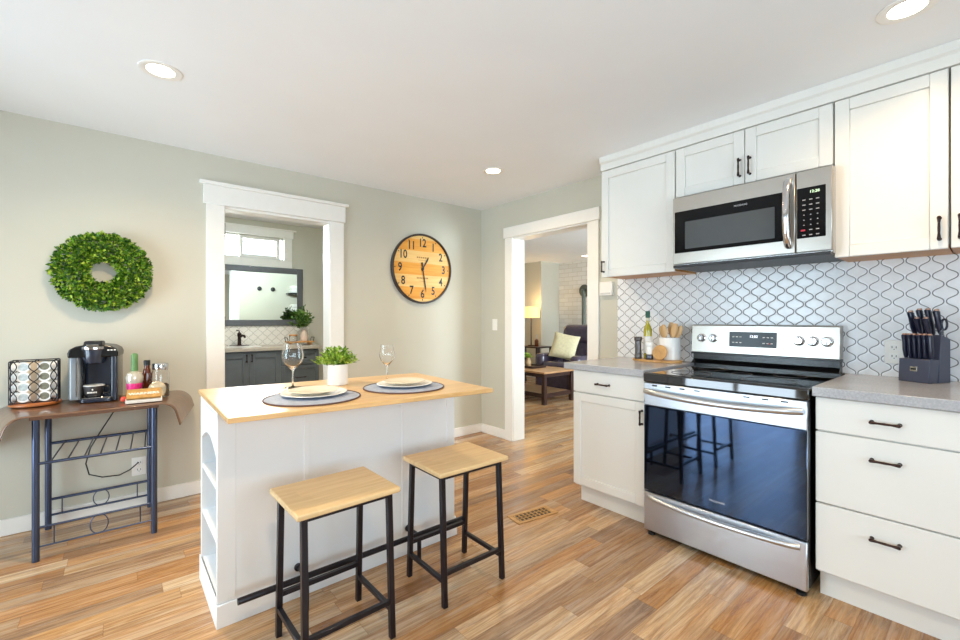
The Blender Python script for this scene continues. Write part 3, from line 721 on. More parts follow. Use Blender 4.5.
m = MB().cyl((-.300, 3.037, .480), (.166, 3.032, .480), .0075, seg=12).cyl((-.29, 3.465, .485), (.168, 3.465, .485), .0085, seg=12)
for k in range(7): x = -.235+k*.062; m.cyl((x-.012, 3.037, .482), (x+.012, 3.465, .486), .0038, seg=8)
m.build('wire_shelf', 'tubemetal', ct)
# vinyl runner that covers the top and curls down at both ends
def runner():
    n, e = 16, 14; ny = 12; vs = []; fs = []
    def curl(d, r):
        a = min(d/r, 1.30); dx = r*math.sin(a); dz = -r*(1-math.cos(a)); rest = d-r*a
        return (dx+rest*math.cos(a), dz-rest*math.sin(a))
    cs, sn = math.cos(R(15)), math.sin(R(15))
    for j in range(ny+1):
        s = j/ny; y = 2.985+.500*s
        xl, xr = -.335-.09*s, .195+.115*s
        row = []
        for i in range(e, 0, -1):
            dx, dz = curl((.175+.12*s)*i/e, .07+.03*s); row.append((xl-dx*cs, y-dx*sn*(1-s), .7225+dz))
        for i in range(n+1): row.append((xl+(xr-xl)*i/n, y, .7225))
        for i in range(1, e+1):
            dx, dz = curl((.170-.01*s)*i/e, .070+.02*s); row.append((xr+dx*cs, y-dx*sn, .7225+dz))
        vs += row
    w_ = len(row)
    for j in range(ny):
        for i in range(w_-1): a = j*w_+i; fs.append((a, a+1, a+w_+1, a+w_))
    m = MB(); m.add(vs, fs); return m
t_ = NT('brown_vinyl_sheet'); gg = t_.noise(t_.coord(scale=(3, 30, 30)), 1, 5, .6, .5)
t_.set(Base_Color=t_.ramp(gg, [(.3, s2l((88, 60, 44))), (.7, s2l((124, 88, 60)))]), Roughness=.30, Coat_Weight=.5)
ru = runner().build('table_runner', t_.m); so = ru.modifiers.new('thick', 'SOLIDIFY'); so.thickness = .004; so.offset = -1
tag(ru, 'brown faux-wood vinyl sheet over the console table, its ends curling down', 'table runner')
TT = .7265

# cord of the coffee maker
tag(MB().tube([(.02, 3.500, .715), (.012, 3.50, .66), (-.02, 3.495, .60), (-.075, 3.49, .50), (-.115, 3.49, .42), (-.135, 3.495, .33), (-.12, 3.485, .265), (-.06, 3.485, .235), (.02, 3.49, .228), (.07, 3.49, .25), (.105, 3.485, .282), (.113, 3.497, .284)], .0035, 8).build('power_cord', 'blackmatte'),
    'black power cord hanging behind the console table and plugged into the low outlet', 'cord')
# k-cup rack
kr = thing('coffee_pod_rack', 'black wire coffee pod rack on a round wooden base on the console table', 'rack', (-.335, 3.385, TT))
t_b = wood('reddish_base_wood', (196, 120, 62), (150, 80, 36), (6, 30, 30))
MB().lathe((0, 0, 0), [(.100, 0), (.104, .004), (.104, .012), (.098, .016)], 40).build('base', t_b, kr, world=False)
m = MB(); HW = .080; HH = .222; Z0 = .018
FX, FY = HW+.0125, .0625
for sx in (-1, 1):
    for sy in (-1, 1): m.tube([(sx*FX, sy*FY, Z0-.003+HH*i/8) for i in range(9)], .0026, 8)
for z in (Z0, Z0+HH): m.tube([(-FX, -FY, z), (FX, -FY, z), (FX, FY, z), (-FX, FY, z)], .0028, 8, True)
for sy in (-1, 1):     # wavy wires cradle the pods
    for col in (-1, 0, 1):
        for ph in (1, -1):
            m.tube([(col*(HW-.004)+ph*.020*math.sin(PI*4*i/32)*(1 if col == 0 else .6), sy*FY, Z0+HH*i/32) for i in range(33)], .0024, 6)
for sx in (-1, 1):
    for ph in (1, -1): m.tube([(sx*FX, ph*.020*math.sin(PI*4*i/32), Z0+HH*i/32) for i in range(33)], .0024, 6)
m.build('wire_frame', 'legmetal', kr, world=False)
MB().box(-.043, .043, -.014, .014, Z0, Z0+HH-.006).build('inner_core', plain('cream_core_panel', (206, 188, 162), .6), kr, bevel=.004, world=False)
foil = plain('silver_foil_lid', (190, 200, 202), .3, .4, var=.25, scale=60); foil2 = plain('dark_foil_lid', (120, 118, 100), .35, .3, var=.3, scale=60)
K = Matrix.Rotation(R(90), 3, 'X')
def pod(x, y, z, face, lid, label, grp):
    t = thing('coffee_pod', label, 'coffee pod', (-.335+x, 3.385+y, TT+z), face, grp)
    MB().lathe((0, 0, 0), [(.0175, -.042), (.0195, -.040), (.0235, -.004), (.0275, -.003), (.0275, 0)], 24, K).build('cup', 'porcelain', t, world=False)
    MB().lathe((0, 0, 0), [(.0190, .0002), (.0185, .0012), (.001, .0014)], 24, K).build('lid', lid, t, world=False)
rows = ('top', 'second', 'third', 'bottom')
for r_ in range(4):
    z = Z0+.0315+(3-r_)*.0532
    pod(-.040, -.058, z, 0, foil, 'silver-lidded coffee pod facing out, %s row of the wire rack' % rows[r_], 'coffee pods in the wire rack')
    pod(.040, -.058, z, 0, foil2, 'brownish-lidded coffee pod facing out, %s row of the wire rack' % rows[r_], 'coffee pods in the wire rack')
    pod(-HW-.008, 0, z, -R(90), foil, 'coffee pod seen edge-on, %s row, rack side away from the coffee maker' % rows[r_], 'coffee pods in the wire rack')
    pod(HW+.008, 0, z, R(90), foil, 'coffee pod seen edge-on, %s row, rack side facing the coffee maker' % rows[r_], 'coffee pods in the wire rack')

# coffee maker
cm = thing('coffee_maker', 'black single-serve coffee maker with clear side water tank on the console table', 'coffee maker', (-.082, 3.365, TT), R(-8))
cm.scale = (.93, .93, 1.17)
navy = plain('dark_navy_plastic', (38, 45, 60), .22, coat=.4)
# local: front faces -y
hpoly = lambda r, x0, x1, y0, y1: [(x0+r*(1-math.cos(PI/2*i/5)), y0+r*(1-math.sin(PI/2*i/5))) for i in range(6)]+[(x1-r*(1-math.sin(PI/2*i/5)), y0+r*(1-math.cos(PI/2*i/5))) for i in range(6)]+[(x1-r*(1-math.cos(PI/2*i/5)), y1-r*(1-math.sin(PI/2*i/5))) for i in range(6)]+[(x0+r*(1-math.sin(PI/2*i/5)), y1-r*(1-math.cos(PI/2*i/5))) for i in range(6)]
up_ = lambda a, b, h: (a, b, h)
m = MB().prism(hpoly(.02, -.06, .113, .0, .111), .0, .22, up_)     # rear column
m.prism(hpoly(.012, .080, .114, -.104, .10), .0, .24, up_)      # right cheek
m.build('body', navy, cm, bevel=.003, world=False)
m = MB()
prof = [(-.116, .214), (-.117, .236), (-.108, .254), (-.080, .268), (-.03, .275), (.03, .275), (.080, .268), (.108, .254), (.117, .236), (.116, .214)]
m.prism(prof, -.108, .112, lambda a, b, h: (a, h, b))
m.build('top_housing', 'black', cm, bevel=.006, seg=2, world=False)
MB().lathe((.0, -.062, 0), [(.020, .178), (.046, .186), (.058, .212), (.062, .240), (.062, .258)], 32).build('brew_head', navy, cm, world=False)
MB().lathe((.0, -.062, 0), [(.064, .250), (.068, .254), (.068, .266), (.060, .270)], 32).build('brew_collar', 'chrome', cm, world=False)
MB().prism([(-.045, .268), (-.04, .292), (.04, .292), (.045, .268)], -.118, -.02, lambda a, b, h: (a, h, b)).build('handle', 'blackmatte', cm, bevel=.004, world=False)
MB().box(-.028, .028, -.131, -.120, .262, .276).build('badge', 'chrome', cm, bevel=.002, world=False)
for k in range(3): MB().box(.066+k*.015, .076+k*.015, -.109, -.106, .245, .250).build('button_light', 'paper', cm, world=False)
MB().prism(hpoly(.03, -.065, .10, -.125, .0), 0, .018, up_).build('drip_tray', navy, cm, bevel=.003, world=False)
MB().box(-.05, .085, -.112, -.005, .018, .021).build('drip_grate', 'chrome', cm, bevel=.001, world=False)
tank = glassy('smoked_tank_plastic', (190, 200, 210), 1.2, .05)
MB().prism(hpoly(.015, -.116, -.064, -.085, .10), .012, .222, up_).build('water_tank', plain('grey_water_tank', (128, 134, 140), .12, coat=.6), cm, bevel=.003, world=False)
MB().box(-.082, -.078, -.088, -.084, .03, .21).build('tank_ridge', 'chrome', cm, world=False)
# mug on the drip tray
mg = thing('mug', 'dark grey coffee mug with white print on the coffee maker drip tray', 'mug', (-.092, 3.308, TT+.0275), R(-8))
MB().lathe((0, 0, 0), [(.028, 0), (.034, .003), (.043, .022), (.046, .056), (.047, .062), (.044, .062), (.043, .056), (.040, .02), (.001, .008)], 32).build('cup', plain('dark_grey_glaze', (58, 56, 56), .25, coat=.3), mg, world=False)
MB().lathe((0, 0, 0), [(.0472, .060), (.0476, .0625), (.0445, .0635), (.044, .061)], 32).build('rim', 'porcelain', mg, world=False)
MB().tube([(.042, 0, .052), (.062, 0, .053), (.074, 0, .040), (.068, 0, .022), (.052, 0, .014), (.038, 0, .014)], .0045, 10).build('handle', plain('dark_grey_handle', (52, 50, 50), .25), mg, world=False)
m = MB()
for k in range(7):
    a = R(-90-28+k*8); c = V(math.cos(a)*.0462, math.sin(a)*.0462, .026); tdir = V(-math.sin(a), math.cos(a), 0)
    m.fb((c, tdir, V(0, 0, 1), V(math.cos(a), math.sin(a), 0)), -.0022, .0022, -.004, .004, -.001, .0012)
m.leaf(V(-.0, -.0478, .036), V(0, 0, 1), V(0, -1, 0), .012, .009, 0)
m.build('logo', 'paper', mg, world=False)

# bottles and packets beside the coffee maker
x, y = .085, 3.215
t = thing('syrup_bottle', 'small round bottle with tall green cap and pink label beside the coffee maker', 'bottle', (x, y, TT))
t.scale = (1, 1, 1.42)
MB().lathe((0, 0, 0), [(.030, 0), (.034, .004), (.034, .042), (.036, .067), (.041, .078), (.042, .092), (.034, .108), (.015, .116)], 28).build('body', plain('pearly_glass', (214, 206, 190), .12, .35, var=.15), t, world=False)
MB().lathe((0, 0, 0), [(.0345, .042), (.0355, .044), (.0372, .066), (.0362, .068)], 28, cap=False).build('label_band', plain('pink_label', (214, 36, 120), .45, var=.35, scale=80), t, world=False)
MB().lathe((0, 0, 0), [(.015, .114), (.0165, .118), (.0165, .180), (.013, .187), (.003, .189)], 22).build('cap', plain('green_cap', (92, 132, 80), .5, var=.15), t, world=False)
t = thing('amber_bottle', 'dark amber glass bottle standing behind the cracker box', 'bottle', (.145, 3.275, TT))
t.scale = (1.1, 1.1, 1.36)
MB().lathe((0, 0, 0), [(.020, 0), (.021, .003), (.021, .100), (.016, .122), (.013, .126), (.013, .146)], 24).build('body', plain('amber_glass', (92, 38, 16), .08, coat=.8, var=.2), t, world=False)
MB().lathe((0, 0, 0), [(.0150, .140), (.0150, .160), (.012, .162)], 20).build('cap', 'blackmatte', t, world=False)
t = thing('biscuit_jar', 'clear jar with wide silver lid and golden contents at the table end', 'jar', (.208, 3.245, TT))
t.scale = (1.1, 1.1, 1.34)
MB().lathe((0, 0, 0), [(.036, 0), (.040, .004), (.040, .105), (.034, .118), (.034, .120), (.033, .120), (.033, .117), (.0385, .104), (.0385, .006), (.001, .004)], 30).build('body', 'glass', t, world=False, angle=80)
MB().lathe((0, 0, 0), [(.001, .0045), (.037, .006), (.0375, .052), (.03, .060), (.001, .063)], 24).build('contents', plain('golden_biscuits', (206, 140, 60), .7, var=.35, scale=70), t, world=False)
MB().lathe((0, 0, 0), [(.036, .121), (.037, .123), (.037, .146), (.034, .150)], 30).build('lid', 'chrome', t, world=False)
t = thing('foil_disc', 'round silver foil sweet leaning against the glass jar', 'sweet', (.188, 3.172, TT+.012), R(12))
t.scale = (1.3, 1.2, 1.4)
MB().lathe((0, 0, .028), [(.001, -.004), (.030, -.003), (.035, 0), (.030, .003), (.001, .006)], 30, Matrix.Rotation(R(80), 3, 'X')).build('disc', plain('crinkled_silver_foil', (222, 208, 180), .25, .6, var=.3, scale=50), t, world=False)
t = thing('cracker_box', 'small gold cracker box with white lettering lying at the front of the console table', 'box', (.125, 3.110, TT), R(-3))
MB().box(-.082, .082, -.045, .045, .0, .018).build('base', 'paper', t, bevel=.001, world=False)
tl = R(28); mt = Matrix.Translation((0, -.044, .019)) @ Matrix.Rotation(tl, 4, 'X')
MB().box(-.077, .077, 0, .085, 0, .012, mt).build('lid', plain('gold_card', (190, 146, 84), .35, var=.2, scale=40), t, bevel=.001, world=False)
m = MB(); ff = (mt @ V(0, 0, 0), V(1, 0, 0), (mt.to_3x3() @ V(0, 1, 0)), (mt.to_3x3() @ V(0, 0, 1))); text(m, 'WARNERS', .028, ff, 0, .038, .0126, 1.05, weight=.001); m.build('lettering', 'paper', t, world=False, smooth=False)
tag(MB().lathe((.035, 3.165, TT), [(.004, 0), (.012, .003), (.0155, .014), (.012, .025), (.004, .029)], 20).build('sweet', plain('red_wrapper', (226, 84, 64), .35, var=.2)), 'small red round sweet between the coffee maker and the cracker box', 'sweet')

# ================================================================== COUNTERTOP ITEMS
CZ = .907
olive = wood('olive_wood', (220, 174, 112), (180, 130, 72), (6, 26, 26), rough=.35)
t = thing('serving_board', 'round wooden serving board under the cooking oil and utensil crock', 'board', (2.80, 1.480, CZ))
bpoly = [(.095*math.cos(2*PI*i/40)*1.0, .170*math.sin(2*PI*i/40)) for i in range(40)]
MB().prism(bpoly, 0, .014, up_).build('board', olive, t, bevel=.003, world=False)
BZ = CZ+.0145
def mill(x, y, label, h, mat1, mat2, mat3):
    t = thing('spice_mill', label, 'mill', (x, y, BZ), 0, 'spice mills on the wooden board')
    MB().lathe((0, 0, 0), [(.0225, 0), (.024, .003), (.024, .030), (.0215, .034), (.0205, .036)], 24).build('base', mat1, t, world=False)
    MB().lathe((0, 0, 0), [(.0205, .036), (.0205, h-.03)], 24).build('cylinder', mat2, t, world=False)
    MB().lathe((0, 0, 0), [(.021, h-.03), (.026, h-.024), (.0265, h-.004), (.022, h)], 24).build('cap', mat3, t, world=False)
mill(2.745, 1.585, 'tall steel pepper mill at the doorway end of the wooden board', .150, plain('dark_pewter', (104, 100, 100), .3, .8), plain('smoked_mill_body', (96, 92, 92), .15, .5), plain('dark_pewter_cap', (92, 86, 84), .3, .8))
mill(2.735, 1.497, 'shorter mill with white body and dark metal base in front of the olive oil', .118, plain('gunmetal', (96, 96, 104), .25, .8), 'porcelain', 'porcelain')
t = thing('oil_bottle', 'green olive oil bottle with dark green cap behind the mills', 'bottle', (2.800, 1.545, BZ))
t.scale = (1, 1, 1.27)
MB().lathe((0, 0, 0), [(.024, 0), (.027, .003), (.027, .150), (.022, .172), (.012, .186), (.0105, .192), (.0105, .206)], 26).build('body', plain('golden_green_oil_glass', (176, 164, 28), .06, coat=1, var=.12), t, world=False)
MB().lathe((0, 0, 0), [(.0278, .030), (.0280, .032), (.0280, .118), (.0278, .120)], 26, cap=False).build('label_band', 'paper', t, world=False)
MB().lathe((0, 0, 0), [(.0115, .205), (.0115, .222)], 18).build('neck', plain('pale_foil', (210, 206, 180), .3), t, world=False)
MB().lathe((0, 0, 0), [(.0145, .220), (.0150, .222), (.0150, .254), (.013, .256)], 22).build('cap', plain('dark_green_cap', (22, 84, 66), .4), t, world=False)
t = thing('utensil_crock', 'white cylindrical utensil crock holding wooden spoons', 'crock', (2.835, 1.405, BZ))
t.scale = (1.2, 1.2, 1.12)
MB().lathe((0, 0, 0), [(.050, 0), (.054, .004), (.055, .128), (.052, .132), (.048, .128), (.047, .010), (.001, .008)], 40).build('crock', 'porcelain', t, world=False)
spw = wood('pale_spoon_wood', (222, 184, 132), (190, 146, 94), (30, 30, 6))
def spoon(name, label, xo, rim_y, lean, L, hw, hl, mat):
    base = V(2.835+xo, 1.405+rim_y-lean*.128, BZ+.015); d = V(.02, lean, 1).normalized()
    side = V(0, 1, 0); side = (side-d*side.dot(d)).normalized(); n = d.cross(side); m = MB()
    m.tube([base, base+d*(L*.6)], [.004, .005], 10)
    rings = []
    for i in range(11):
        s = i/10; wv_ = hw*(math.sin(PI*(.08+.84*s))**.6); c = base+d*(L*.55+hl*s)
        rings.append([c+side*wv_*math.cos(a)+n*.005*math.sin(a) for a in [2*PI*k/12 for k in range(12)]])
    m.ring(rings); tag(m.build(name, mat), label, 'utensil', 'utensils in the crock')
spoon('wooden_spoon', 'wooden spoon leaning farthest toward the doorway side of the crock', .009, .042, .40, .240, .023, .090, spw)
spoon('wooden_spoon', 'wooden spoon second from the doorway side of the crock', -.027, .020, .18, .250, .022, .084, spw)
spoon('wooden_spatula', 'wooden spatula standing upright in the middle of the crock', .020, .002, .02, .262, .024, .090, spw)
spoon('wooden_spoon', 'wooden spoon leaning toward the stove at the front of the crock', -.015, -.022, -.24, .256, .023, .092, spw)
spoon('wooden_spatula', 'wooden spatula leaning farthest toward the stove', -.004, -.041, -.42, .258, .021, .086, spw)
spoon('slotted_turner', 'dark grey turner at the back of the crock behind the wooden spoons', .033, -.012, -.14, .272, .036, .058, plain('dark_grey_nylon', (70, 74, 84), .4))
t = thing('round_wooden_coaster', 'small round wooden board propped against the white crock', 'board', (2.735, 1.425, BZ))
MB().lathe((0, 0, .0505), [(.001, -.006), (.047, -.005), (.050, -.002), (.050, .002), (.047, .005), (.001, .005)], 36, Matrix.Rotation(R(-78), 3, 'Y')).build('disc', olive, t, world=False)

# knife block
ub = V(-.058, -.114, 0).normalized(); rz = math.atan2(ub.y, ub.x)
kb = thing('knife_block', 'dark grey angled knife block on the worktop right of the stove', 'knife block', (2.800, .300, CZ), rz)
# local: x along the width, y towards the back of the block
KW = .118
dk = plain('dark_grey_block_paint', (62, 68, 88), .42, bump=.1)
tlt = .10
m = MB().prism([(0, 0), (.052, 0), (.052+.012, .105), (.0+.006, .105)], 0, KW, lambda a, b, h: (h, a, b)); m.build('front_rack', dk, kb, bevel=.003, world=False)
m = MB().prism([(.056, 0), (.132, 0), (.131, .196), (.078, .216)], 0, KW, lambda a, b, h: (h, a, b)); m.build('back_rack', dk, kb, bevel=.003, world=False)
fb_ = (V(KW/2, .0035, .060), V(1, 0, 0), V(0, .06, 1).normalized(), V(0, -1, .06).normalized())
lg = MB().fb(fb_, -.014, .014, -.011, .011, .0, .0018).build('emblem', 'chrome', kb, bevel=.001, world=False)
m = MB().fb(fb_, -.010, .010, -.004, .004, .0018, .0024); m.build('emblem_print', 'blackmatte', lg, world=False)
hm = plain('dark_blue_black_handle', (26, 30, 52), .3, coat=.2); capm = plain('copper_rivet_cap', (186, 146, 128), .3, .6)
RZ = Matrix.Rotation(rz, 4, 'Z')
def knife(name, label, lx, ly, lz, L, wd, grp, lean=-.10, cat='knife'):
    loc = V(2.800, .300, CZ)+(RZ @ V(lx, ly, lz)); t = thing(name, label, cat, loc, rz, grp)
    d = V(0, lean, 1).normalized(); pts = [V(0, 0, -.012)+d*s for s in (0, .012, L*.35, L*.7, L*.96, L)]
    rings = []
    for p, k in zip(pts, (.55, .8, 1.0, .92, 1.05, .8)):
        rings.append([p+V(wd*.55*k*math.cos(a), wd*.85*k*math.sin(a), 0) for a in [2*PI*i/10 for i in range(10)]])
    MB().ring(rings).build('grip', hm, t, world=False)
    MB().cyl(d*(L-.012)-V(0, 0, .0), d*(L-.006), wd*.52, wd*.42, 12).build('end_cap', capm, t, world=False)
    MB().fb((V(0, 0, -.012), V(1, 0, 0), V(0, 1, 0), d), -.0012, .0012, -.006, .006, -.0005, .014).build('blade', 'chrome', t, world=False)
pos = ('first', 'second', 'third', 'fourth', 'fifth', 'sixth')
for k in range(6):
    knife('steak_knife', 'dark-handled steak knife in the front row of the block, %s from the outlet side' % pos[k], .010+k*.0192, .035, .1185, .108, .0165, 'steak knives in the front row')
for k, (lx, ly, L) in enumerate(((.010, .092, .150), (.038, .105, .160), (.070, .105, .160), (.100, .105, .155))):
    knife('kitchen_knife', 'large dark-handled knife in the back row of the block, %s from the outlet side' % pos[k], lx, ly, .225, L-.04, .019, 'large knives in the back row', -.30)
for k, (lx, ly) in enumerate(((.044, .072), (.076, .072))):
    knife('paring_knife', ('shorter knife in the middle row of the block, nearer the outlet', 'shorter knife in the middle row of the block, nearer the scissors')[k], lx, ly, .2265, .078, .017, 'short knives in the middle row', -.36)
loc = V(2.800, .300, CZ)+(RZ @ V(.108, .088, .212))
sc_ = thing('kitchen_scissors', 'dark-handled kitchen scissors at the end of the knife block', 'scissors', loc, rz)
for k in (-1, 1):
    MB().tube([(k*.010+.012*math.cos(2*PI*i/20)*.8, .012*0+.004+.0*i, .050+.024*math.sin(2*PI*i/20)) for i in range(20)], .0042, 8, True).tube([(k*.008, .004, .030), (-k*.003, 0, .012), (-k*.002, 0, .004)], .004, 8).build('handle_loop', hm, sc_, world=False)

# ================================================================== FLOOR VENT, CEILING LIGHTS
fv = thing('floor_vent', 'wooden floor vent with dark slots set in the plank floor', 'floor vent', (1.948, 1.820, 0), R(-9))
fvm = wood('golden_vent_wood', (206, 160, 100), (170, 124, 70), (6, 30, 30))
m = MB().box(-.150, .150, -.062, -.040, 0, .006).box(-.150, .150, .040, .062, 0, .006).box(-.150, -.122, -.04, .04, 0, .006).box(.122, .150, -.04, .04, 0, .006)
m.build('frame', fvm, fv, bevel=.002, world=False)
m = MB()
for k in range(9): m.box(-.118+k*.029, -.110+k*.029, -.04, .04, .001, .005)
for j in (-.013, .013): m.box(-.12, .12, j-.002, j+.002, .001, .005)
m.build('grille', fvm, fv, world=False); MB().box(-.121, .121, -.0395, .0395, .0002, .0012).build('duct', 'blackmatte', fv, world=False)

bulb = emit('warm_lamp_lens', (255, 238, 205), 14)
def can(x, y, label, power, angle=158, col=(1, .74, .44), show=True):
    t = thing('recessed_light', label, 'ceiling light', (x, y, CEIL), 0, 'recessed ceiling lights')
    MB().lathe((0, 0, 0), [(.062, -.002), (.080, -.005), (.085, -.003), (.085, -.0002)], 40, cap=False).build('trim_ring', 'trim', t, world=False)
    MB().lathe((0, 0, 0), [(.061, -.0025), (.050, -.0005)], 40, cap=False).build('reflector', 'trim', t, world=False)
    MB().lathe((0, 0, 0), [(.0005, -.0018), (.054, -.0018)], 40, cap=False).build('lens', bulb, t, world=False)
    d = bpy.data.lights.new('lamp', 'SPOT'); d.energy = power; d.color = col; d.spot_size = R(angle); d.spot_blend = 1.0; d.shadow_soft_size = .05
    o = bpy.data.objects.new('lamp', d); COL.objects.link(o); o.parent = t; o.location = (0, 0, -.02)
can(.160, 2.480, 'glowing recessed ceiling light nearest the wreath', 78)
can(2.240, 2.510, 'glowing recessed ceiling light nearest the doorway into the living room', 50)
can(2.235, .215, 'glowing recessed ceiling light above the cabinets right of the microwave', 30, 158, (1, .68, .36))
can(.160, .215, 'glowing recessed ceiling light overhead near the room centre', 60)
can(6.568, 4.845, 'small recessed ceiling light in the living room near the brick wall', 20, 120, (1, .92, .82))
can(4.42, 4.12, 'recessed ceiling light just inside the living room doorway', 30, 120, (1, .9, .76))
can(1.25, 4.45, 'unseen recessed light added to brighten the bathroom, in front of the vanity', 72, 140, (1, .93, .82))  # extra lamp out of view, added to lift the dark bathroom

# ================================================================== BATH ROOM
VY = 5.03
vn = thing('vanity_cabinet', 'slate grey bathroom vanity with shaker doors seen through the doorway', 'cabinet', (1.06, 5.3, 0))
MB().box(.33, 1.80, VY+.021, BY-.002, .10, .850).build('body', 'slate', vn, bevel=.002); MB().box(.34, 1.79, VY+.09, BY-.01, 0, .10).build('toe_kick', 'slate', vn)
f = (V(.33, VY, 0), V(1, 0, 0), V(0, 0, 1), V(0, -1, 0))
for u0, u1, hu in ((.405, .738, .715), (.741, 1.055, .765)):
    d = shaker(f, u0, u1, .12, .835, vn, 'slate'); pull(f, hu, .78, .07, True, d)
for u0, u1 in ((.003, .402), (1.058, 1.467)):
    for v0, v1 in ((.68, .835), (.41, .672), (.12, .402)):
        d = shaker(f, u0, u1, v0, v1, vn, 'slate', 'drawer', .04); pull(f, (u0+u1)/2, (v0+v1)/2, .10, False, d)
bathslab = plain('taupe_stone', (176, 168, 156), .25, var=.08, scale=60)
MB().box(.31, 1.825, VY-.02, BY-.009, .852, .888).build('countertop', bathslab, vn, bevel=.003)
MB().lathe((1.06, 5.27, .8885), [(.18, 0), (.185, .003), (.17, .004), (.15, .001)], 40).build('sink_rim', 'porcelain', vn)
fc = thing('faucet', 'bronze bathroom faucet on the vanity', 'faucet', (1.06, 5.44, .8935))
MB().lathe((0, 0, 0), [(.032, 0), (.034, .004), (.022, .010), (.019, .014), (.0175, .10), (.022, .112), (.022, .135), (.010, .150)], 24).build('body', 'bronze', fc, world=False)
MB().tube([(0, 0, .09), (.02, -.05, .115), (.03, -.09, .11), (.034, -.105, .095)], [.015, .013, .012, .012], 12).build('spout', 'bronze', fc, world=False)
MB().tube([(0, 0, .148), (-.004, .0, .165), (-.03, -.01, .172)], [.006, .006, .007], 10).build('lever', 'bronze', fc, world=False)
MB().lathe((0, 0, 0), [(.10, 0), (.102, .004), (.098, .006)], 30, Matrix.Scale(.35, 3, V(0, 1, 0))).build('base_plate', 'bronze', fc, world=False)
mi = thing('wall_mirror', 'wide mirror in charcoal frame on the bathroom wall above the vanity', 'mirror', (1.06, BY, 1.45))
m = MB(); x0, x1, z0, z1 = .345, 1.779, 1.113, 1.803; fw = .068
m.box(x0, x0+fw, BY-.03, BY-.0005, z0, z1).box(x1-fw, x1, BY-.03, BY-.0005, z0, z1).box(x0+fw, x1-fw, BY-.03, BY-.0005, z0, z0+fw).box(x0+fw, x1-fw, BY-.03, BY-.0005, z1-fw, z1)
m.build('frame', 'mirrorframe', mi, bevel=.004); MB().box(x0+fw, x1-fw, BY-.022, BY-.012, z0+fw, z1-fw).build('glass', 'mirror', mi)
for i, (x, z, lb) in enumerate(((1.728, 1.665, 'first'), (1.925, 1.66, 'second'))):
    hk = thing('robe_hook', 'black round robe hook seen in the bathroom mirror, %s' % ('nearer the doorway' if i == 0 else 'nearer the towel shelf'), 'hook', (x, YW+TB, z), 0, 'robe hooks in the bathroom')
    MB().lathe((0, 0, 0), [(.034, 0), (.034, .008), (.012, .012), (.011, .045), (.022, .048), (.022, .056)], 24, Matrix.Rotation(R(-90), 3, 'X')).build('hook_body', 'blackmatte', hk, world=False)
sh = thing('towel_shelf', 'white bathroom shelf with folded towels seen at the mirror edge', 'shelf', (2.25, YW+TB, 1.3))
MB().box(2.12, 2.62, YW+TB+.001, YW+TB+.20, 1.585, 1.605).box(2.12, 2.62, YW+TB+.001, YW+TB+.20, 1.285, 1.305).build('board', 'blackmatte', sh, bevel=.002)
for i, z in enumerate((1.606, 1.306)):
    tag(MB().box(2.16, 2.45, YW+TB+.02, YW+TB+.18, z, z+.06).box(2.165, 2.445, YW+TB+.022, YW+TB+.178, z+.0605, z+.12).build('folded_towel', plain('white_towelling', (238, 238, 234), .9, bump=.6), bevel=.018, seg=3),
        'folded white towels on the %s shelf in the bathroom' % ('upper', 'lower')[i], 'towel', 'folded towels')
# tray group
t = thing('serving_tray', 'wooden tray with dark end handles on the vanity', 'tray', (1.66, 5.28, .889))
honey = wood('honey_wood', (214, 156, 84), (184, 122, 56), (5, 26, 26))
MB().box(-.145, .145, -.085, .085, .028, .040).box(-.12, -.10, -.06, .06, 0, .028).box(.10, .12, -.06, .06, 0, .028).build('board', honey, t, bevel=.002, world=False)
for s in (-1, 1): MB().tube([(s*.142, -.05, .04), (s*.152, -.05, .085), (s*.152, .05, .085), (s*.142, .05, .04)], .004, 8).build('handle', 'bronze', t, world=False)
tag(MB().lathe((1.585, 5.27, .9295), [(.040, 0), (.044, .003), (.044, .062), (.041, .066), (.040, .062), (.040, .006), (.001, .004)], 28).build('glass_jar', 'glass', angle=80), 'clear glass jar with wooden lid on the vanity tray', 'jar')
tag(MB().lathe((1.585, 5.27, .9965), [(.044, 0), (.046, .002), (.046, .011), (.043, .013)], 28).build('jar_cover', honey), 'wooden cover on the clear jar of the vanity tray', 'lid')
t = thing('plant_in_vase', 'leafy dark green plant in a pale vase on the vanity tray', 'plant', (1.715, 5.29, .9295))
MB().lathe((0, 0, 0), [(.034, 0), (.040, .004), (.044, .05), (.038, .10), (.026, .125), (.028, .135), (.024, .135), (.02, .12), (.001, .02)], 28).build('vase', plain('blush_ceramic', (222, 200, 184), .35), t, world=False)
m = MB(); sprigs(m, V(-.02, 0, .13), 46, .145, .27, .042, .024, random.Random(9), .5, 13); m.build('foliage', LD, t, world=False, smooth=False, kind='stuff')

# ================================================================== LIVING ROOM
dkw = wood('espresso_wood', (66, 40, 34), (40, 22, 20), (6, 30, 30), rough=.35)
tpw = wood('warm_walnut_top', (206, 164, 122), (166, 122, 84), (4, 30, 30), rough=.3)
cf = thing('coffee_table', 'dark coffee table with walnut top and lower shelf, seen through the doorway', 'table', (4.83, 4.5, 0))
X0, X1, Y0, Y1 = 4.51, 5.17, 4.0, 5.05
MB().box(X0, X1, Y0, Y1, .428, .455).build('tabletop', tpw, cf, bevel=.004)
MB().box(X0+.03, X1-.03, Y0+.03, Y1-.03, .375, .428).build('apron', dkw, cf)
MB().box(X0+.03, X1-.03, Y0+.03, Y1-.03, .120, .142).build('shelf', tpw, cf, bevel=.003)
for x in (X0+.035, X1-.035):
    for y in (Y0+.035, Y1-.035): MB().box(x-.028, x+.028, y-.028, y+.028, 0, .427).build('leg', dkw, cf, bevel=.003)
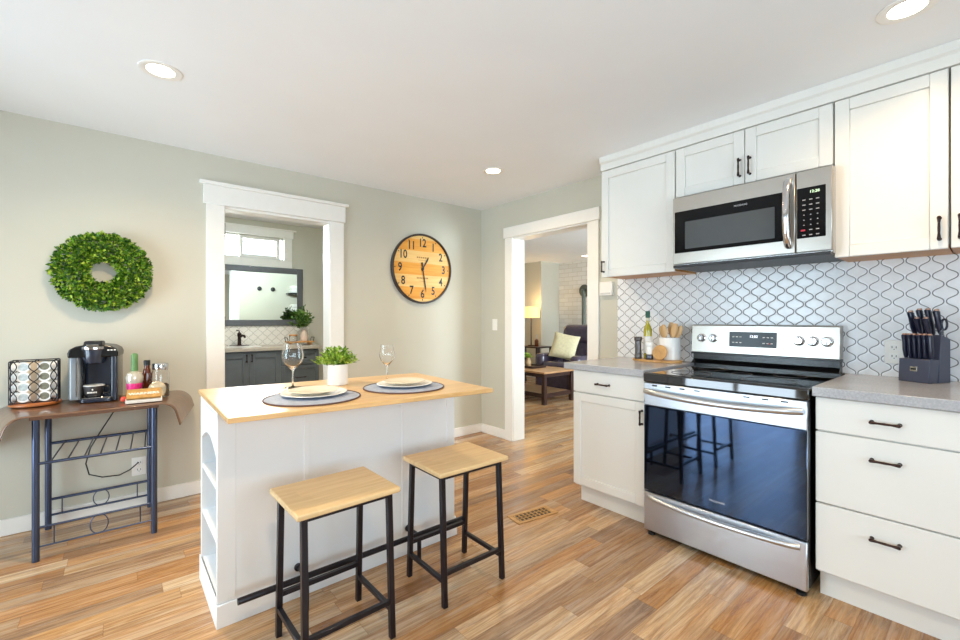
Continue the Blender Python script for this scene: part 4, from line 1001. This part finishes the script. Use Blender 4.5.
m = MB().box(X0+.03, X1-.03, Y0+.02, Y0+.04, .095, .150).box(X0+.02, X0+.04, Y0+.03, Y1-.03, .095, .150); m.build('shelf_rail', dkw, cf)
t = thing('serving_tray', 'dark tray on the living room coffee table', 'tray', (4.85, 4.62, .4555))
MB().box(-.15, .15, -.22, .22, 0, .012).box(-.15, .15, -.22, -.21, .012, .03).box(-.15, .15, .21, .22, .012, .03).box(-.15, -.14, -.21, .21, .012, .03).box(.14, .15, -.21, .21, .012, .03).build('board', dkw, t, bevel=.002, world=False)
t = thing('plant_in_vase', 'small green plant in a tan vase on the coffee table tray', 'plant', (4.86, 4.64, .468))
MB().lathe((0, 0, 0), [(.03, 0), (.045, .02), (.048, .06), (.028, .11), (.02, .13), (.024, .14), (.018, .14), (.001, .02)], 24).build('vase', plain('tan_ceramic', (196, 160, 118), .4), t, world=False)
m = MB(); sprigs(m, V(0, 0, .12), 14, .09, .09, .036, .022, random.Random(4), .6, 8); m.build('foliage', LG, t, world=False, smooth=False, kind='stuff')
# armchair
le = plain('dark_brown_leather', (74, 64, 82), .26, bump=.1, var=.12, coat=.6)
ar = thing('leather_armchair', 'dark brown leather armchair behind the coffee table', 'armchair', (5.8, 4.55, 0))
def cushion(x0, x1, y0, y1, z0, z1, r, name, par, mat, rot=None, seg=4):
    m = MB().box(x0, x1, y0, y1, z0, z1, rot); return m.build(name, mat, par, bevel=r, seg=seg)
cushion(5.42, 6.15, 4.28, 4.82, .05, .34, .03, 'base', ar, le)
cushion(5.36, 5.98, 4.29, 4.81, .34, .50, .06, 'seat_cushion', ar, le)
for y0, y1 in ((4.09, 4.28), (4.82, 5.01)): cushion(5.38, 6.15, y0, y1, .03, .62, .07, 'armrest', ar, le)
mt = Matrix.Translation((5.98, 4.55, .40)) @ Matrix.Rotation(R(12), 4, 'Y')
cushion(-.10, .14, -.36, .36, 0, .44, .07, 'backrest', ar, le, mt); cushion(-.16, .12, -.34, .34, .36, .70, .11, 'headrest', ar, le, mt)
pw = plain('cream_pillow_fabric', (226, 216, 178), .85, var=.08, scale=30, bump=.2)
m = MB(); n = 14; mt = Matrix.Translation((5.64, 4.57, .740)) @ Matrix.Rotation(R(-62), 4, 'Z') @ Matrix.Rotation(R(-18), 4, 'X') @ Matrix.Rotation(R(12), 4, 'Y')
for sgn in (1, -1):
    vs = []; fs = []
    for j in range(n+1):
        for i in range(n+1):
            u, v = i/n*2-1, j/n*2-1; bul = (1-u**4)*(1-v**4); pin = 1-.10*(1-bul)*abs(u*v)
            k = 1-.06*(1-abs(u)**2)*abs(v)-.06*(1-abs(v)**2)*abs(u)
            vs.append(mt @ V(u*.215*k, sgn*.075*bul**.6, v*.215*k))
    for j in range(n):
        for i in range(n): a = j*(n+1)+i; q = (a, a+1, a+n+2, a+n+1); fs.append(q if sgn < 0 else tuple(reversed(q)))
    m.add(vs, fs)
tag(m.build('throw_pillow', pw, angle=80), 'square cream throw pillow leaning on the leather armchair', 'pillow')
# side table, lamp, bottle
stb = thing('side_table', 'dark side table under the glowing table lamp', 'table', (6.2, 5.65, 0))
MB().box(5.98, 6.42, 5.48, 5.84+.16, .640, .665).build('tabletop', dkw, stb, bevel=.004)
for x in (6.01, 6.39):
    for y in (5.51, 5.82): MB().box(x-.02, x+.02, y-.02, y+.02, 0, .640).build('leg', dkw, stb)
sm = NT('glowing_linen_shade'); sm.set(Base_Color=s2l((240, 214, 160)), Roughness=.8, Emission_Color=s2l((255, 206, 120)), Emission_Strength=1.1)
lp = thing('table_lamp', 'lit table lamp with warm drum shade beside the armchair', 'lamp', (6.19, 5.83, .666))
MB().lathe((0, 0, 0), [(.07, 0), (.07, .015), (.012, .022), (.010, .55), (.004, .57), (.004, .76)], 24).build('base', plain('dark_bronze_lamp', (70, 54, 40), .35, .6), lp, world=False)
MB().lathe((0, 0, 0), [(.165, .545), (.165, .760)], 36, cap=False).build('lamp_shade', sm.m, lp, world=False)
pl = bpy.data.lights.new('bulb', 'POINT'); pl.energy = 8; pl.color = (1, .68, .34); pl.shadow_soft_size = .05
o = bpy.data.objects.new('bulb', pl); COL.objects.link(o); o.parent = lp; o.location = (0, 0, .80)
t = thing('decanter', 'brown bottle with pale neck on the side table by the lamp', 'bottle', (6.16, 5.66, .666))
MB().lathe((0, 0, 0), [(.036, 0), (.038, .004), (.038, .11), (.014, .14)], 24).build('body', plain('brown_glass', (120, 62, 34), .15, coat=.5), t, world=False)
MB().lathe((0, 0, 0), [(.014, .14), (.012, .20), (.016, .205), (.016, .225)], 20).build('neck', plain('pale_neck', (214, 214, 214), .25), t, world=False)
pp = thing('wall_pipe', 'dark iron pipe with round wall flange on the white brick wall', 'pipe', (7.05, 5.19, 1.72))
im = plain('weathered_iron', (92, 100, 94), .4, .7)
MB().lathe((7.05, 5.200, 1.74), [(.12, 0), (.12, .03), (.07, .045)], 28, Matrix.Rotation(R(-90), 3, 'Y')).build('flange', im, pp)
MB().tube([(7.02, 5.200, 1.74), (6.95, 5.18, 1.74), (6.90, 5.13, 1.71), (6.89, 5.115, 1.62), (6.89, 5.115, .02)], .036, 16).build('tube', im, pp)
